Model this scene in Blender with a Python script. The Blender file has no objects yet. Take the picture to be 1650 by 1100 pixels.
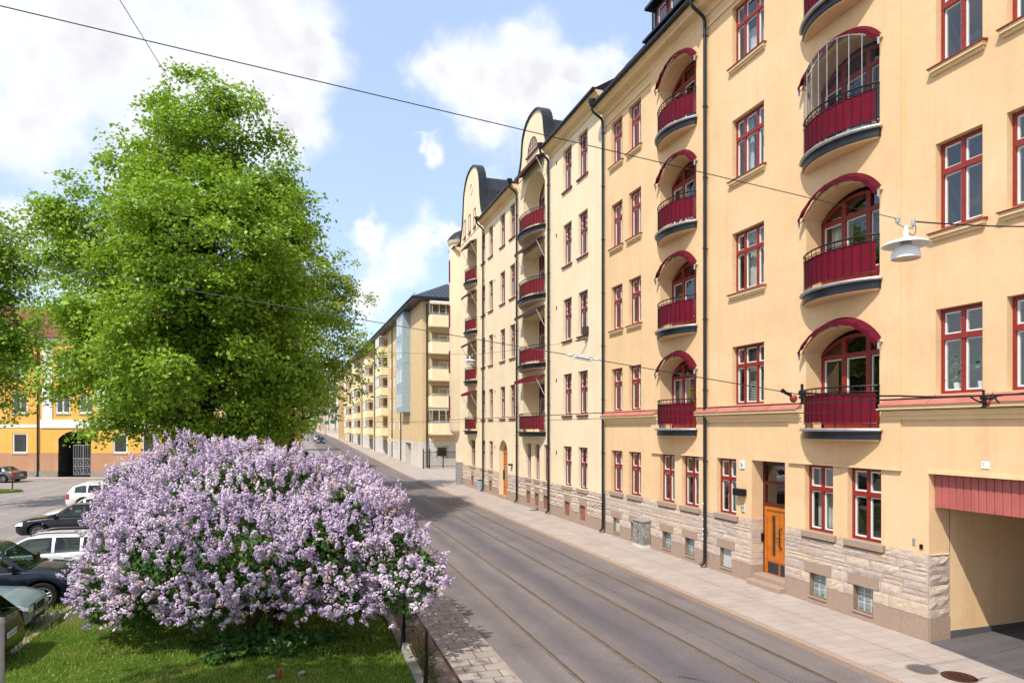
import bpy, bmesh, math, random
import numpy as np
from mathutils import Vector, Matrix

random.seed(7)
RNG = np.random.default_rng(11)
S = bpy.context.scene
COL = S.collection
R = math.radians

# ---------------------------------------------------------------- camera
EYE = 4.73
TH = math.atan(350 / 1080)
CT, ST = math.cos(TH), math.sin(TH)
cam_d = bpy.data.cameras.new('camera')
cam_d.sensor_width = 36.0
cam_d.lens = 36.0 * 1080 / 1650
cam_d.shift_y = 139 / 1650
cam_d.clip_start = 0.1
cam_d.clip_end = 6000
cam = bpy.data.objects.new('camera', cam_d)
COL.objects.link(cam)
cam.location = (0, 0, EYE)
cam.rotation_euler = (R(90), 0, -TH)
S.camera = cam


def at(px, py, d):
    """world point seen d metres deep along a sight line of the survey photo"""
    lat = (px - 825) / 1080 * d
    return Vector((lat * CT + d * ST, d * CT - lat * ST, EYE - (py - 689) / 1080 * d))


# ---------------------------------------------------------------- mesh builder
class MB:
    def __init__(self, T=None):
        self.v, self.f, self.m, self.t, self.sm = [], [], [], [], []
        self.T = T

    def add(self, pts, faces, m=0, tint=0.0, smooth=False):
        b = len(self.v)
        T = self.T
        for p in pts:
            self.v.append(tuple(T(p)) if T else tuple(p))
        for f in faces:
            self.f.append(tuple(b + i for i in f))
            self.m.append(m)
            self.t.append(tint)
            self.sm.append(smooth)

    def quad(self, a, b, c, d, m=0, tint=0.0):
        self.add([a, b, c, d], [(0, 1, 2, 3)], m, tint)

    def poly(self, pts, m=0):
        self.add(pts, [tuple(range(len(pts)))], m)

    def box(self, x0, x1, y0, y1, z0, z1, m=0, tint=0.0):
        if x0 > x1: x0, x1 = x1, x0
        if y0 > y1: y0, y1 = y1, y0
        if z0 > z1: z0, z1 = z1, z0
        p = [(x0, y0, z0), (x1, y0, z0), (x1, y1, z0), (x0, y1, z0),
             (x0, y0, z1), (x1, y0, z1), (x1, y1, z1), (x0, y1, z1)]
        self.add(p, [(3, 2, 1, 0), (4, 5, 6, 7), (0, 1, 5, 4), (1, 2, 6, 5), (2, 3, 7, 6), (3, 0, 4, 7)], m, tint)

    def cbox(self, x0, x1, y0, y1, z0, z1, c=0.02, m=0):
        """box with chamfered vertical edges and top"""
        pl = [(x0 + c, y0), (x1 - c, y0), (x1, y0 + c), (x1, y1 - c), (x1 - c, y1), (x0 + c, y1), (x0, y1 - c), (x0, y0 + c)]
        cx, cy = (x0 + x1) / 2, (y0 + y1) / 2
        inn = [(px + (c if px < cx else -c) * .8, py + (c if py < cy else -c) * .8) for px, py in pl]
        v = [(a, b, z0) for a, b in pl] + [(a, b, z1 - c) for a, b in pl] + [(a, b, z1) for a, b in inn]
        f = [tuple(range(7, -1, -1)), tuple(range(16, 24))]
        for k in (0, 8):
            for i in range(8):
                j = (i + 1) % 8
                f.append((k + i, k + j, k + 8 + j, k + 8 + i))
        self.add(v, f, m)

    def tube(self, pts, r, n=8, m=0, caps=True, smooth=True):
        pts = [Vector(p) for p in pts]
        rs = r if isinstance(r, (list, tuple)) else [r] * len(pts)
        vs, fs = [], []
        up = None
        for i, p in enumerate(pts):
            if i == 0: d = pts[1] - p
            elif i == len(pts) - 1: d = p - pts[i - 1]
            else: d = pts[i + 1] - pts[i - 1]
            d = d.normalized() if d.length > 1e-9 else Vector((0, 0, 1))
            if up is None:
                up = Vector((0, 0, 1)) if abs(d.z) < .95 else Vector((1, 0, 0))
            s = d.cross(up)
            if s.length < 1e-6: s = d.cross(Vector((1, .2, 0)))
            s.normalize()
            u = s.cross(d).normalized()
            up = u
            for k in range(n):
                a = 2 * math.pi * k / n
                vs.append(p + s * (math.cos(a) * rs[i]) + u * (math.sin(a) * rs[i]))
        for i in range(len(pts) - 1):
            for k in range(n):
                k2 = (k + 1) % n
                fs.append((i * n + k, i * n + k2, (i + 1) * n + k2, (i + 1) * n + k))
        self.add(vs, fs, m, 0.0, smooth)
        if caps:
            b0 = [vs[k] for k in range(n)]
            b1 = [vs[(len(pts) - 1) * n + k] for k in range(n)]
            self.add(b0, [tuple(range(n - 1, -1, -1))], m)
            self.add(b1, [tuple(range(n))], m)

    def lathe(self, prof, c=(0, 0, 0), n=24, m=0, axis='z', smooth=True):
        """prof: list of (radius, height)"""
        vs, fs = [], []
        for r, h in prof:
            for k in range(n):
                a = 2 * math.pi * k / n
                q = (math.cos(a) * r, math.sin(a) * r, h)
                if axis == 'y': q = (q[0], q[2], q[1])
                if axis == 'x': q = (q[2], q[0], q[1])
                vs.append((c[0] + q[0], c[1] + q[1], c[2] + q[2]))
        for i in range(len(prof) - 1):
            for k in range(n):
                k2 = (k + 1) % n
                fs.append((i * n + k, i * n + k2, (i + 1) * n + k2, (i + 1) * n + k))
        self.add(vs, fs, m, 0.0, smooth)

    def prism(self, outline, y0, y1, m=0, mside=None):
        """outline of (x,z) points, extruded from y0 to y1"""
        n = len(outline)
        v = [(x, y0, z) for x, z in outline] + [(x, y1, z) for x, z in outline]
        self.add(v, [tuple(range(n)), tuple(range(2 * n - 1, n - 1, -1))], m)
        self.add(v, [(i, n + i, n + (i + 1) % n, (i + 1) % n) for i in range(n)], m if mside is None else mside)

    def slab(self, outline, z0, z1, m=0, mside=None):
        """outline of (x,y) points, extruded from z0 to z1"""
        n = len(outline)
        v = [(x, y, z0) for x, y in outline] + [(x, y, z1) for x, y in outline]
        self.add(v, [tuple(range(n - 1, -1, -1)), tuple(range(n, 2 * n))], m)
        self.add(v, [(i, (i + 1) % n, n + (i + 1) % n, n + i) for i in range(n)], m if mside is None else mside)

    def strip(self, A, B, m=0, smooth=False):
        """ruled surface between two equal-length polylines"""
        n = len(A)
        self.add(list(A) + list(B), [(i, i + 1, n + i + 1, n + i) for i in range(n - 1)], m, 0.0, smooth)

    def build(self, name, mats, parent=None, loc=None, tint=False, fixn=False):
        me = bpy.data.meshes.new(name)
        me.from_pydata(self.v, [], self.f)
        if fixn:
            me.polygons.foreach_set('use_smooth', self.sm)
            bm = bmesh.new(); bm.from_mesh(me); bmesh.ops.remove_doubles(bm, verts=bm.verts, dist=1e-5)
            bmesh.ops.recalc_face_normals(bm, faces=bm.faces); bm.to_mesh(me); bm.free()
            for x in (mats if isinstance(mats, (list, tuple)) else [mats]): me.materials.append(x)
            me.set_sharp_from_angle(angle=R(38))
            o = bpy.data.objects.new(name, me); COL.objects.link(o)
            if parent: o.parent = parent
            return o
        mats = mats if isinstance(mats, (list, tuple)) else [mats]
        for x in mats: me.materials.append(x)
        if self.f:
            me.polygons.foreach_set('material_index', self.m)
            me.polygons.foreach_set('use_smooth', self.sm)
        if tint:
            a = me.attributes.new('tint', 'FLOAT', 'FACE')
            a.data.foreach_set('value', self.t)
        me.update()
        if any(self.sm):
            try: me.set_sharp_from_angle(angle=R(40))
            except Exception: pass
        o = bpy.data.objects.new(name, me)
        COL.objects.link(o)
        if parent: o.parent = parent
        if loc is not None: o.location = loc
        return o


def np_mesh(name, verts, quads, mat, parent=None, tint=None, smooth=False):
    me = bpy.data.meshes.new(name)
    n, q = len(verts), len(quads)
    k = quads.shape[1]
    me.vertices.add(n)
    me.vertices.foreach_set('co', np.ascontiguousarray(verts, dtype=np.float32).ravel())
    me.loops.add(q * k)
    me.loops.foreach_set('vertex_index', np.ascontiguousarray(quads, dtype=np.int32).ravel())
    me.polygons.add(q)
    me.polygons.foreach_set('loop_start', np.arange(0, q * k, k, dtype=np.int32))
    me.polygons.foreach_set('loop_total', np.full(q, k, dtype=np.int32))
    if tint is not None:
        a = me.attributes.new('tint', 'FLOAT', 'FACE')
        a.data.foreach_set('value', np.ascontiguousarray(tint, dtype=np.float32))
    me.materials.append(mat)
    me.update()
    me.validate()
    o = bpy.data.objects.new(name, me)
    COL.objects.link(o)
    if parent: o.parent = parent
    return o


def tag(o, label=None, cat=None, group=None, kind=None):
    if label: o['label'] = label
    if cat: o['category'] = cat
    if group: o['group'] = group
    if kind: o['kind'] = kind
    return o


def empty(name, loc, rz=0.0):
    o = bpy.data.objects.new(name, None)
    COL.objects.link(o)
    o.location = loc
    o.rotation_euler = (0, 0, rz)
    o.empty_display_size = .3
    return o


def copy_tree(o, parent=None):
    c = o.copy()
    COL.objects.link(c)
    if parent: c.parent = parent
    for ch in o.children: copy_tree(ch, c)
    return c


# ---------------------------------------------------------------- materials
def lin(h):
    h = h.lstrip('#')
    o = []
    for i in (0, 2, 4):
        c = int(h[i:i + 2], 16) / 255
        o.append(c / 12.92 if c <= .04045 else ((c + .055) / 1.055) ** 2.4)
    return (*o, 1.0)


class NT:
    def __init__(self, name):
        self.mat = bpy.data.materials.new(name)
        self.mat.use_nodes = True
        self.nt = self.mat.node_tree
        self.nt.nodes.clear()
        self.out = self.nt.nodes.new('ShaderNodeOutputMaterial')

    def n(self, typ, ins=None, **kw):
        nd = self.nt.nodes.new('ShaderNode' + typ)
        for k, v in kw.items(): setattr(nd, k, v)
        for k, v in (ins or {}).items(): self.set(nd.inputs[k], v)
        return nd

    def set(self, sock, v):
        if hasattr(v, 'is_output') or isinstance(v, bpy.types.NodeSocket): self.nt.links.new(v, sock)
        else: sock.default_value = v

    def surf(self, sh): self.nt.links.new(sh, self.out.inputs['Surface'])

    def coord(self, kind='Object', scale=None):
        c = self.n('TexCoord').outputs[kind]
        if scale is not None:
            mp = self.n('Mapping', {'Vector': c, 'Scale': scale})
            c = mp.outputs[0]
        return c

    def noise(self, scale, detail=4, rough=.55, vec=None, out=0):
        nd = self.n('TexNoise', {'Scale': scale, 'Detail': detail, 'Roughness': rough})
        self.nt.links.new(vec if vec is not None else self.coord(), nd.inputs['Vector'])
        return nd.outputs[out]

    def ramp(self, fac, stops):
        nd = self.n('ValToRGB')
        self.nt.links.new(fac, nd.inputs[0])
        cr = nd.color_ramp
        while len(cr.elements) < len(stops): cr.elements.new(.5)
        for e, (p, c) in zip(cr.elements, stops):
            e.position = p
            e.color = c if len(c) == 4 else (*c, 1)
        return nd.outputs[0]

    def mix(self, fac, a, b, blend='MIX'):
        nd = self.n('Mix', data_type='RGBA', blend_type=blend)
        self.set(nd.inputs[0], fac)
        self.set(nd.inputs[6], a)
        self.set(nd.inputs[7], b)
        return nd.outputs[2]

    def math(self, op, a, b=None, clamp=False):
        nd = self.n('Math', operation=op, use_clamp=clamp)
        self.set(nd.inputs[0], a)
        if b is not None: self.set(nd.inputs[1], b)
        return nd.outputs[0]

    def bump(self, h, strength=.3, dist=.02):
        return self.n('Bump', {'Height': h, 'Strength': strength, 'Distance': dist}).outputs[0]

    def bsdf(self, color, rough=.7, metal=0.0, spec=.5, normal=None, coat=0.0):
        b = self.n('BsdfPrincipled')
        self.set(b.inputs['Base Color'], color)
        self.set(b.inputs['Roughness'], rough)
        self.set(b.inputs['Metallic'], metal)
        self.set(b.inputs['Specular IOR Level'], spec)
        if coat: self.set(b.inputs['Coat Weight'], coat); self.set(b.inputs['Coat Roughness'], .05)
        if normal is not None: self.set(b.inputs['Normal'], normal)
        return b


def mul(c, k): return (min(c[0] * k, 1), min(c[1] * k, 1), min(c[2] * k, 1), 1)


def simple(name, col, rough=.6, metal=0.0, spec=.5, var=.12, scale=6.0, bump=0.0, bscale=80.0, coat=0.0):
    t = NT(name)
    c = lin(col) if isinstance(col, str) else col
    f = t.noise(scale, 5)
    color = t.ramp(f, [(.3, mul(c, 1 - var)), (.7, mul(c, 1 + var))])
    nrm = t.bump(t.noise(bscale, 4), bump, .01) if bump else None
    b = t.bsdf(color, rough, metal, spec, nrm, coat)
    t.surf(b.outputs[0])
    return t.mat


def plaster(name, col, stain, warm, streak=.35):
    """lime plaster: large soft patches, faint vertical rain streaks, fine grain"""
    t = NT(name)
    c = lin(col)
    co = t.coord()
    big = t.noise(.55, 5, .6, co)
    base = t.ramp(big, [(.3, mul(c, .93)), (.5, c), (.72, lin(warm))])
    st = t.noise(1.0, 5, .6, t.coord(scale=(2.6, 2.6, .16)))
    k = t.math('MULTIPLY', t.ramp(st, [(.52, (0, 0, 0)), (.8, (1, 1, 1))]), streak)
    base = t.mix(k, base, lin(stain))
    mid = t.noise(5.0, 6, .65, co)
    base = t.mix(.10, base, t.ramp(mid, [(.3, (.25, .2, .14)), (.7, (1, 1, 1))]), 'MULTIPLY')
    h = t.math('ADD', t.noise(60, 4, .6, co), t.math('MULTIPLY', t.noise(7, 3, .5, co), .9))
    b = t.bsdf(base, .88, 0, .25, t.bump(h, .28, .012))
    t.surf(b.outputs[0])
    return t.mat


M = {}
M['yellow'] = plaster('yellow plaster', '#e4c196', '#cb9a66', '#e8caa4', .34)
M['cream'] = plaster('cream plaster', '#ebd8b8', '#d8ba98', '#eedcc0', .32)
M['orange'] = plaster('orange plaster', '#e4ae58', '#c48a44', '#e8b868', .3)
M['moulding'] = plaster('moulding plaster', '#e6c99b', '#cfa574', '#e8d0a8', .3)
M['redwood'] = simple('oxide red painted wood', '#86281f', .42, 0, .5, .14, 9, .05, 60)
M['darkred'] = simple('dark red painted wood', '#6e1a20', .4, 0, .5, .14, 9)
M['white'] = simple('white painted wood', '#e4e4e0', .5, 0, .5, .05, 8)
M['redmetal'] = simple('pink red sheet metal', '#ad5e58', .45, 0, .5, .12, 2.2)
M['flashing'] = simple('faded pink sheet metal', '#b06c60', .5, 0, .5, .14, 2.2)
M['dark'] = simple('black sheet metal', '#23252a', .38, .3, .5, .25, 2.0)
M['steel'] = simple('dark grey steel', '#33363b', .5, .2, .5, .2, 5)
M['iron'] = simple('black iron', '#17171a', .45, .3, .5, .2, 12)
M['zinc'] = simple('weathered zinc', '#a7a8aa', .45, .5, .5, .15, 6)
M['concrete'] = simple('pale concrete', '#c9c4bc', .9, 0, .2, .1, 3, .3, 60)
M['dkconcrete'] = simple('grey concrete', '#8d8880', .9, 0, .2, .15, 3, .3, 60)
M['granite'] = simple('pink granite', '#a08a7b', .8, 0, .3, .16, 30, .25, 90)
M['oak'] = simple('varnished oak', '#b8691f', .35, 0, .5, .18, 5, .05, 30)
M['brownframe'] = simple('dark brown wood', '#4d1f16', .4, 0, .5, .2, 8)
M['rubber'] = simple('tyre rubber', '#1b1a1a', .8, 0, .3, .15, 20)
M['alloy'] = simple('alloy', '#8f9296', .5, .6, .5, .08, 10)
M['black'] = simple('black plastic', '#0d0d0e', .5, 0, .4, .1, 10)
M['lampwhite'] = simple('white enamel', '#e9eaec', .3, 0, .5, .05, 5)
M['lampunder'] = simple('diffuser', '#cbb49a', .4, 0, .5, .08, 8)
M['plate'] = simple('number plate', '#dcdcd4', .4, 0, .5, .04, 8)
M['plateblue'] = simple('plate blue', '#20408c', .4)
M['rust'] = simple('rusty iron', '#4a2e22', .8, .2, .3, .35, 14, .2, 60)
M['clay'] = simple('brick red render', '#9a5a48', .9, 0, .2, .2, 9)
M['brown'] = simple('brown awning cloth', '#5a3b3b', .8, 0, .2, .15, 6)
M['bluegrey'] = simple('blue grey sheet cladding', '#98abb4', .5, .1, .5, .08, 2)
M['yellowsheet'] = simple('pale yellow sheet', '#e8d8b0', .55, 0, .4, .06, 2)
M['green'] = simple('green sheet', '#3d6b52', .6, 0, .4, .1, 2)
M['pinkwall'] = simple('pale rendered wall', '#d9c1ae', .9, 0, .2, .08, .7)
M['whitewall'] = simple('off white rendered wall', '#dcd3c8', .9, 0, .2, .06, .7)
M['redroof'] = simple('red roof tile', '#74463a', .8, 0, .2, .18, 8)
M['brownplaster'] = plaster('brown plinth plaster', '#b48a6c', '#8e6a52', '#bd967a', .4)


def m_fabric(name, col, freq):
    t = NT(name)
    c = lin(col)
    co = t.coord()
    f = t.noise(3.0, 4, .5, co)
    base = t.ramp(f, [(.3, mul(c, .85)), (.7, mul(c, 1.15))])
    h = t.noise(240, 2, .5, co)
    b = t.bsdf(base, .85, 0, .2, t.bump(h, .2, .004))
    tr = t.n('BsdfTranslucent', {'Color': base})
    mx = t.n('MixShader', {0: .18})
    t.nt.links.new(b.outputs[0], mx.inputs[1]); t.nt.links.new(tr.outputs[0], mx.inputs[2])
    t.surf(mx.outputs[0])
    return t.mat


M['burgundy'] = m_fabric('burgundy canvas', '#6e0e27', 8)
M['hood'] = m_fabric('faded burgundy awning cloth', '#5e0d22', 8)
M['maroon'] = m_fabric('maroon slats', '#7d2430', 8)
M['curtain'] = m_fabric('white curtain', '#d9d8d2', 8)
M['awningcream'] = m_fabric('cream awning', '#e8dcc4', 8)


def m_glass(name, tintc, ior=1.9, rough=.02, bmp=.02):
    t = NT(name)
    h = t.noise(1.6, 2, .5)
    nrm = t.bump(h, bmp, .1)
    geo = t.n('NewGeometry')
    dt = t.n('VectorMath', operation='DOT_PRODUCT')
    t.nt.links.new(nrm, dt.inputs[0]); t.nt.links.new(geo.outputs['Incoming'], dt.inputs[1])
    r0 = ((ior - 1) / (ior + 1)) ** 2 * 1.25
    p5 = t.math('POWER', t.math('SUBTRACT', 1.0, t.math('ABSOLUTE', dt.outputs['Value']), True), 5.0)
    fr = t.math('ADD', r0, t.math('MULTIPLY', p5, 1 - r0))
    gl = t.n('BsdfGlossy', {'Color': (1, 1, 1, 1), 'Roughness': rough, 'Normal': nrm})
    tr = t.n('BsdfTransparent', {'Color': tintc})
    mx = t.n('MixShader')
    t.nt.links.new(fr, mx.inputs[0])
    t.nt.links.new(tr.outputs[0], mx.inputs[1])
    t.nt.links.new(gl.outputs[0], mx.inputs[2])
    t.surf(mx.outputs[0])
    return t.mat


M['glass'] = m_glass('window glass', (.86, .9, .9, 1))
M['clearglass'] = m_glass('balcony glass', (.8, .79, .77, 1), 1.25)
M['carglass'] = m_glass('car glass', (.30, .36, .34, 1), 1.5, .01, 0.0)
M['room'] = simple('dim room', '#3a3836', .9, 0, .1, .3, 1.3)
M['headlamp'] = simple('headlamp lens', '#eef1f3', .12, 0, .6, .2, 22)
M['taillight'] = simple('tail light lens', '#a30f16', .2, 0, .6, .12, 16)
M['glassblock'] = simple('glass block', '#7d8a8c', .15, 0, .6, .4, 9)
M['board'] = simple('pale grey boards', '#b9bab8', .7, 0, .3, .12, 12)


def paint(name, col, metal=.3):
    t = NT(name)
    c = lin(col)
    f = t.noise(2.5, 3)
    b = t.bsdf(t.ramp(f, [(.3, mul(c, .92)), (.7, mul(c, 1.06))]), .30, metal, .3, None, .6)
    t.surf(b.outputs[0])
    return t.mat


def m_ashlar():
    t = NT('rock faced limestone')
    at_ = t.n('Attribute', attribute_name='tint').outputs['Fac']
    co = t.coord()
    base = t.ramp(at_, [(0, lin('#b8a9a0')), (.3, lin('#c6b6ac')), (.55, lin('#cdbdb0')), (.85, lin('#cfbca8')), (1, lin('#bfb0a8'))])
    n1 = t.noise(5, 6, .7, co)
    base = t.mix(.5, base, t.ramp(n1, [(.3, (.55, .5, .48)), (.6, (1, 1, 1))]), 'MULTIPLY')
    rust = t.noise(1.3, 5, .6, co)
    base = t.mix(t.math('MULTIPLY', t.ramp(rust, [(.55, (0, 0, 0)), (.72, (1, 1, 1))]), .35), base, lin('#d19a5e'))
    h = t.math('ADD', t.noise(14, 6, .7, co), t.math('MULTIPLY', t.noise(70, 4, .6, co), .3))
    b = t.bsdf(base, .92, 0, .2, t.bump(h, .7, .03))
    t.surf(b.outputs[0])
    return t.mat


M['ashlar'] = m_ashlar()
M['mortar'] = simple('mortar', '#8a7a6a', .95, 0, .1, .15, 10)


def m_leaf(name, c0, c1, trans=.35):
    t = NT(name)
    g = t.n('NewGeometry').outputs['Random Per Island']
    base = t.ramp(g, [(0, lin(c0)), (.55, mul([(a + b) / 2 for a, b in zip(lin(c0), lin(c1))], 1)), (1, lin(c1))])
    tn = t.n('Attribute', attribute_name='tint').outputs['Fac']
    base = t.mix(t.math('MULTIPLY', tn, .55), base, lin(c1))
    b = t.bsdf(base, .45, 0, .35)
    tr = t.n('BsdfTranslucent', {'Color': t.mix(.5, base, lin('#9ab818'))})
    mx = t.n('MixShader', {0: trans})
    t.nt.links.new(b.outputs[0], mx.inputs[1]); t.nt.links.new(tr.outputs[0], mx.inputs[2])
    t.surf(mx.outputs[0])
    return t.mat


M['linden'] = m_leaf('linden leaf', '#4b7a20', '#9dba3e')
M['linden2'] = m_leaf('young linden leaf', '#64882e', '#a6b650')
M['lilacleaf'] = m_leaf('lilac leaf', '#22421c', '#416428', .18)
M['groundleaf'] = m_leaf('low plant leaf', '#27491c', '#4b7030', .2)
M['rustdark'] = simple('dark rusty iron', '#241a17', .7, .2, .3, .3, 14)
M['bark'] = simple('bark', '#3b2f26', .95, 0, .1, .3, 9, .6, 30)
M['stem'] = simple('lilac stem', '#4a3d31', .95, 0, .1, .25, 9, .4, 40)


def m_flower():
    t = NT('lilac blossom')
    g = t.n('NewGeometry').outputs['Random Per Island']
    tn = t.n('Attribute', attribute_name='tint').outputs['Fac']
    c = t.ramp(tn, [(0, lin('#a991b2')), (.35, lin('#c3afc9')), (.7, lin('#d9c9da')), (.9, lin('#e8dbe2')), (1, lin('#ae9088'))])
    c = t.mix(.35, c, t.ramp(g, [(0, (.55, .5, .62)), (.5, (.9, .88, .92)), (1, (1, 1, 1))]), 'MULTIPLY')
    b = t.bsdf(c, .7, 0, .2)
    tr = t.n('BsdfTranslucent', {'Color': c})
    mx = t.n('MixShader', {0: .18})
    t.nt.links.new(b.outputs[0], mx.inputs[1]); t.nt.links.new(tr.outputs[0], mx.inputs[2])
    t.surf(mx.outputs[0])
    return t.mat


M['flower'] = m_flower()


def m_asphalt(name, c, patchy=.3, lanes=False):
    t = NT(name)
    co = t.coord()
    base = lin(c)
    f = t.noise(.35, 5, .6, co)
    col = t.ramp(f, [(.3, mul(base, 1 - patchy)), (.7, mul(base, 1 + patchy))])
    long = t.noise(1.0, 5, .6, t.coord(scale=(1.6, .06, 1)))
    col = t.mix(.55, col, t.ramp(long, [(.35, (.62, .6, .64)), (.6, (1, 1, 1))]), 'MULTIPLY')
    if lanes:
        # polished wheel lanes, darker and bluer, between the rails
        x = t.n('SeparateXYZ'); t.nt.links.new(co, x.inputs[0])
        wob = t.math('MULTIPLY', t.math('SUBTRACT', t.noise(.25, 3, .5, co), .5), 1.2)
        xx = t.math('ADD', x.outputs[0], wob)
        tot = None
        for cx, w, k in ((5.95, .42, .6), (7.5, .75, .85), (9.1, .4, .45)):
            d = t.math('ABSOLUTE', t.math('SUBTRACT', xx, cx))
            q = t.math('MULTIPLY', t.math('SUBTRACT', 1.0, t.math('DIVIDE', d, w), True), k)
            tot = q if tot is None else t.math('ADD', tot, q)
        col = t.mix(tot, col, lin('#55535a'))
    gr = t.n('TexVoronoi', {'Scale': 55.0}); t.nt.links.new(co, gr.inputs['Vector'])
    col = t.mix(.38, col, t.ramp(gr.outputs['Color'], [(.15, (.55, .55, .55)), (.8, (1.25, 1.22, 1.2))]), 'MULTIPLY')
    crk = t.n('TexVoronoi', {'Scale': .35}, feature='DISTANCE_TO_EDGE')
    wv = t.n('Mix', data_type='VECTOR'); t.set(wv.inputs[0], .12); t.nt.links.new(co, wv.inputs[4]); t.nt.links.new(t.noise(2.2, 4, .6, co, 1), wv.inputs[5])
    t.nt.links.new(wv.outputs[1], crk.inputs['Vector'])
    col = t.mix(t.math('MULTIPLY', t.ramp(crk.outputs['Distance'], [(.0, (1, 1, 1)), (.004, (0, 0, 0))]), .14), col, (.04, .04, .04, 1))
    h = t.noise(120, 3, .6, co)
    b = t.bsdf(col, t.math('ADD', .72, t.math('MULTIPLY', long, .2)), 0, .3, t.bump(h, .5, .008))
    t.surf(b.outputs[0])
    return t.mat


M['asphalt'] = m_asphalt('tram street asphalt', '#766e6d', .15, True)
M['lot'] = m_asphalt('parking asphalt', '#928b89', .12)
M['drive'] = m_asphalt('driveway asphalt', '#5f5c5e', .15)


def m_paving(name, c0, c1, w, h, mortar, var=.5, rot=0.0, msize=.012):
    t = NT(name)
    co = t.coord()
    mp = t.n('Mapping', {'Vector': co, 'Rotation': (0, 0, rot)})
    br = t.n('TexBrick', {'Color1': lin(c0), 'Color2': lin(c1), 'Mortar': lin(mortar), 'Scale': 1.0, 'Mortar Size': msize,
                          'Brick Width': w, 'Row Height': h, 'Bias': 0.0})
    t.nt.links.new(mp.outputs[0], br.inputs['Vector'])
    f = t.noise(.9, 6, .65, co)
    col = t.mix(var, br.outputs['Color'], t.ramp(f, [(.3, (.66, .62, .62)), (.55, (1, 1, 1))]), 'MULTIPLY')
    col = t.mix(.25, col, t.ramp(t.noise(45, 4, .7, co), [(.3, (.6, .6, .6)), (.7, (1.1, 1.1, 1.1))]), 'MULTIPLY')
    hh = t.math('ADD', t.math('MULTIPLY', br.outputs['Fac'], -1.0), t.math('MULTIPLY', t.noise(70, 3, .6, co), .25))
    b = t.bsdf(col, .85, 0, .25, t.bump(hh, .4, .008))
    t.surf(b.outputs[0])
    return t.mat


M['slabs'] = m_paving('concrete paving slabs', '#a79b94', '#afa39c', .7, .35, '#958981', .45, 0, .007)
M['slabsold'] = m_paving('staggered paving slabs', '#978c85', '#a69b93', .42, .37, '#5d5048', .45, 0, .012)
M['brick'] = m_paving('yellow brick', '#d9a964', '#c99550', .25, .075, '#cdb58c', .3, 0, .012)


def m_wallbrick():
    t = NT('yellow facing brick')
    co = t.coord()
    sx = t.n('SeparateXYZ'); t.nt.links.new(co, sx.inputs[0])
    cb = t.n('CombineXYZ')
    t.set(cb.inputs[0], t.math('ADD', sx.outputs[0], sx.outputs[1])); t.set(cb.inputs[1], sx.outputs[2])
    br = t.n('TexBrick', {'Color1': lin('#dabd8e'), 'Color2': lin('#ccae7c'), 'Mortar': lin('#d2c0a0'), 'Scale': 1.0, 'Mortar Size': .01,
                          'Brick Width': .25, 'Row Height': .075})
    t.nt.links.new(cb.outputs[0], br.inputs['Vector'])
    col = t.mix(.3, br.outputs['Color'], t.ramp(t.noise(.6, 5, .6, co), [(.3, (.75, .7, .62)), (.6, (1, 1, 1))]), 'MULTIPLY')
    b = t.bsdf(col, .85, 0, .25)
    t.surf(b.outputs[0])
    return t.mat


M['brick'] = m_wallbrick()


def m_turf():
    t = NT('lawn soil and turf')
    co = t.coord()
    f = t.noise(.7, 6, .65, co)
    col = t.ramp(f, [(.3, lin('#3e4a1c')), (.5, lin('#4f6a22')), (.68, lin('#6b6a34')), (.8, lin('#75643f'))])
    col = t.mix(.5, col, t.ramp(t.noise(30, 5, .7, co), [(.3, (.5, .55, .4)), (.7, (1.2, 1.2, 1.1))]), 'MULTIPLY')
    b = t.bsdf(col, .95, 0, .1, t.bump(t.noise(60, 4, .7, co), .8, .03))
    t.surf(b.outputs[0])
    return t.mat


M['turf'] = m_turf()
M['grass'] = m_leaf('grass blade', '#4a6b1f', '#86973f', .3)


def m_graffiti():
    t = NT('scuffed cabinet sheet')
    co = t.coord()
    f = t.noise(6, 7, .75, co)
    col = t.ramp(f, [(.30, lin('#55534f')), (.44, lin('#7d7b76')), (.58, lin('#9fa09e')), (.70, lin('#c4c8cc')), (.8, lin('#8f8c80'))])
    b = t.bsdf(col, .6, .2, .4)
    t.surf(b.outputs[0])
    return t.mat


M['graffiti'] = m_graffiti()
# ---------------------------------------------------------------- terrain
def gz(y):
    """the street is level by the camera and climbs gently beyond the crossing"""
    if y < 62: return 0.0
    if y < 80: return (y - 62) ** 2 * .0155 / 36
    return .1395 + (min(y, 420) - 80) * .0155


YS = [-40, 0, 20, 40, 62, 66, 70, 75, 80, 90, 100, 120, 150, 190, 240, 300, 360, 420]


def ground_strip(name, x0, x1, y0, y1, z, mat, thick=0.0, curb=None):
    ys = [y0] + [y for y in YS if y0 < y < y1] + [y1]
    mb = MB()
    mb.strip([(x0, y, gz(y) + z) for y in ys], [(x1, y, gz(y) + z) for y in ys])
    if thick:
        mb.strip([(x0, y, gz(y) + z - thick) for y in ys], [(x0, y, gz(y) + z) for y in ys])
        mb.strip([(x1, y, gz(y) + z) for y in ys], [(x1, y, gz(y) + z - thick) for y in ys])
        mb.quad((x0, y0, gz(y0) + z), (x1, y0, gz(y0) + z), (x1, y0, gz(y0) + z - thick), (x0, y0, gz(y0) + z - thick))
        mb.quad((x0, y1, gz(y1) + z), (x1, y1, gz(y1) + z), (x1, y1, gz(y1) + z - thick), (x0, y1, gz(y1) + z - thick))
    o = mb.build(name, M[mat])
    o['kind'] = 'structure'
    return o


FX = 13.33           # facade plane of the tram street
KR, KL = 10.63, 4.05  # kerb lines
M['kerbstone'] = simple('worn kerb stone', '#94877e', .9, 0, .2, .2, 4, .3, 50)
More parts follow.
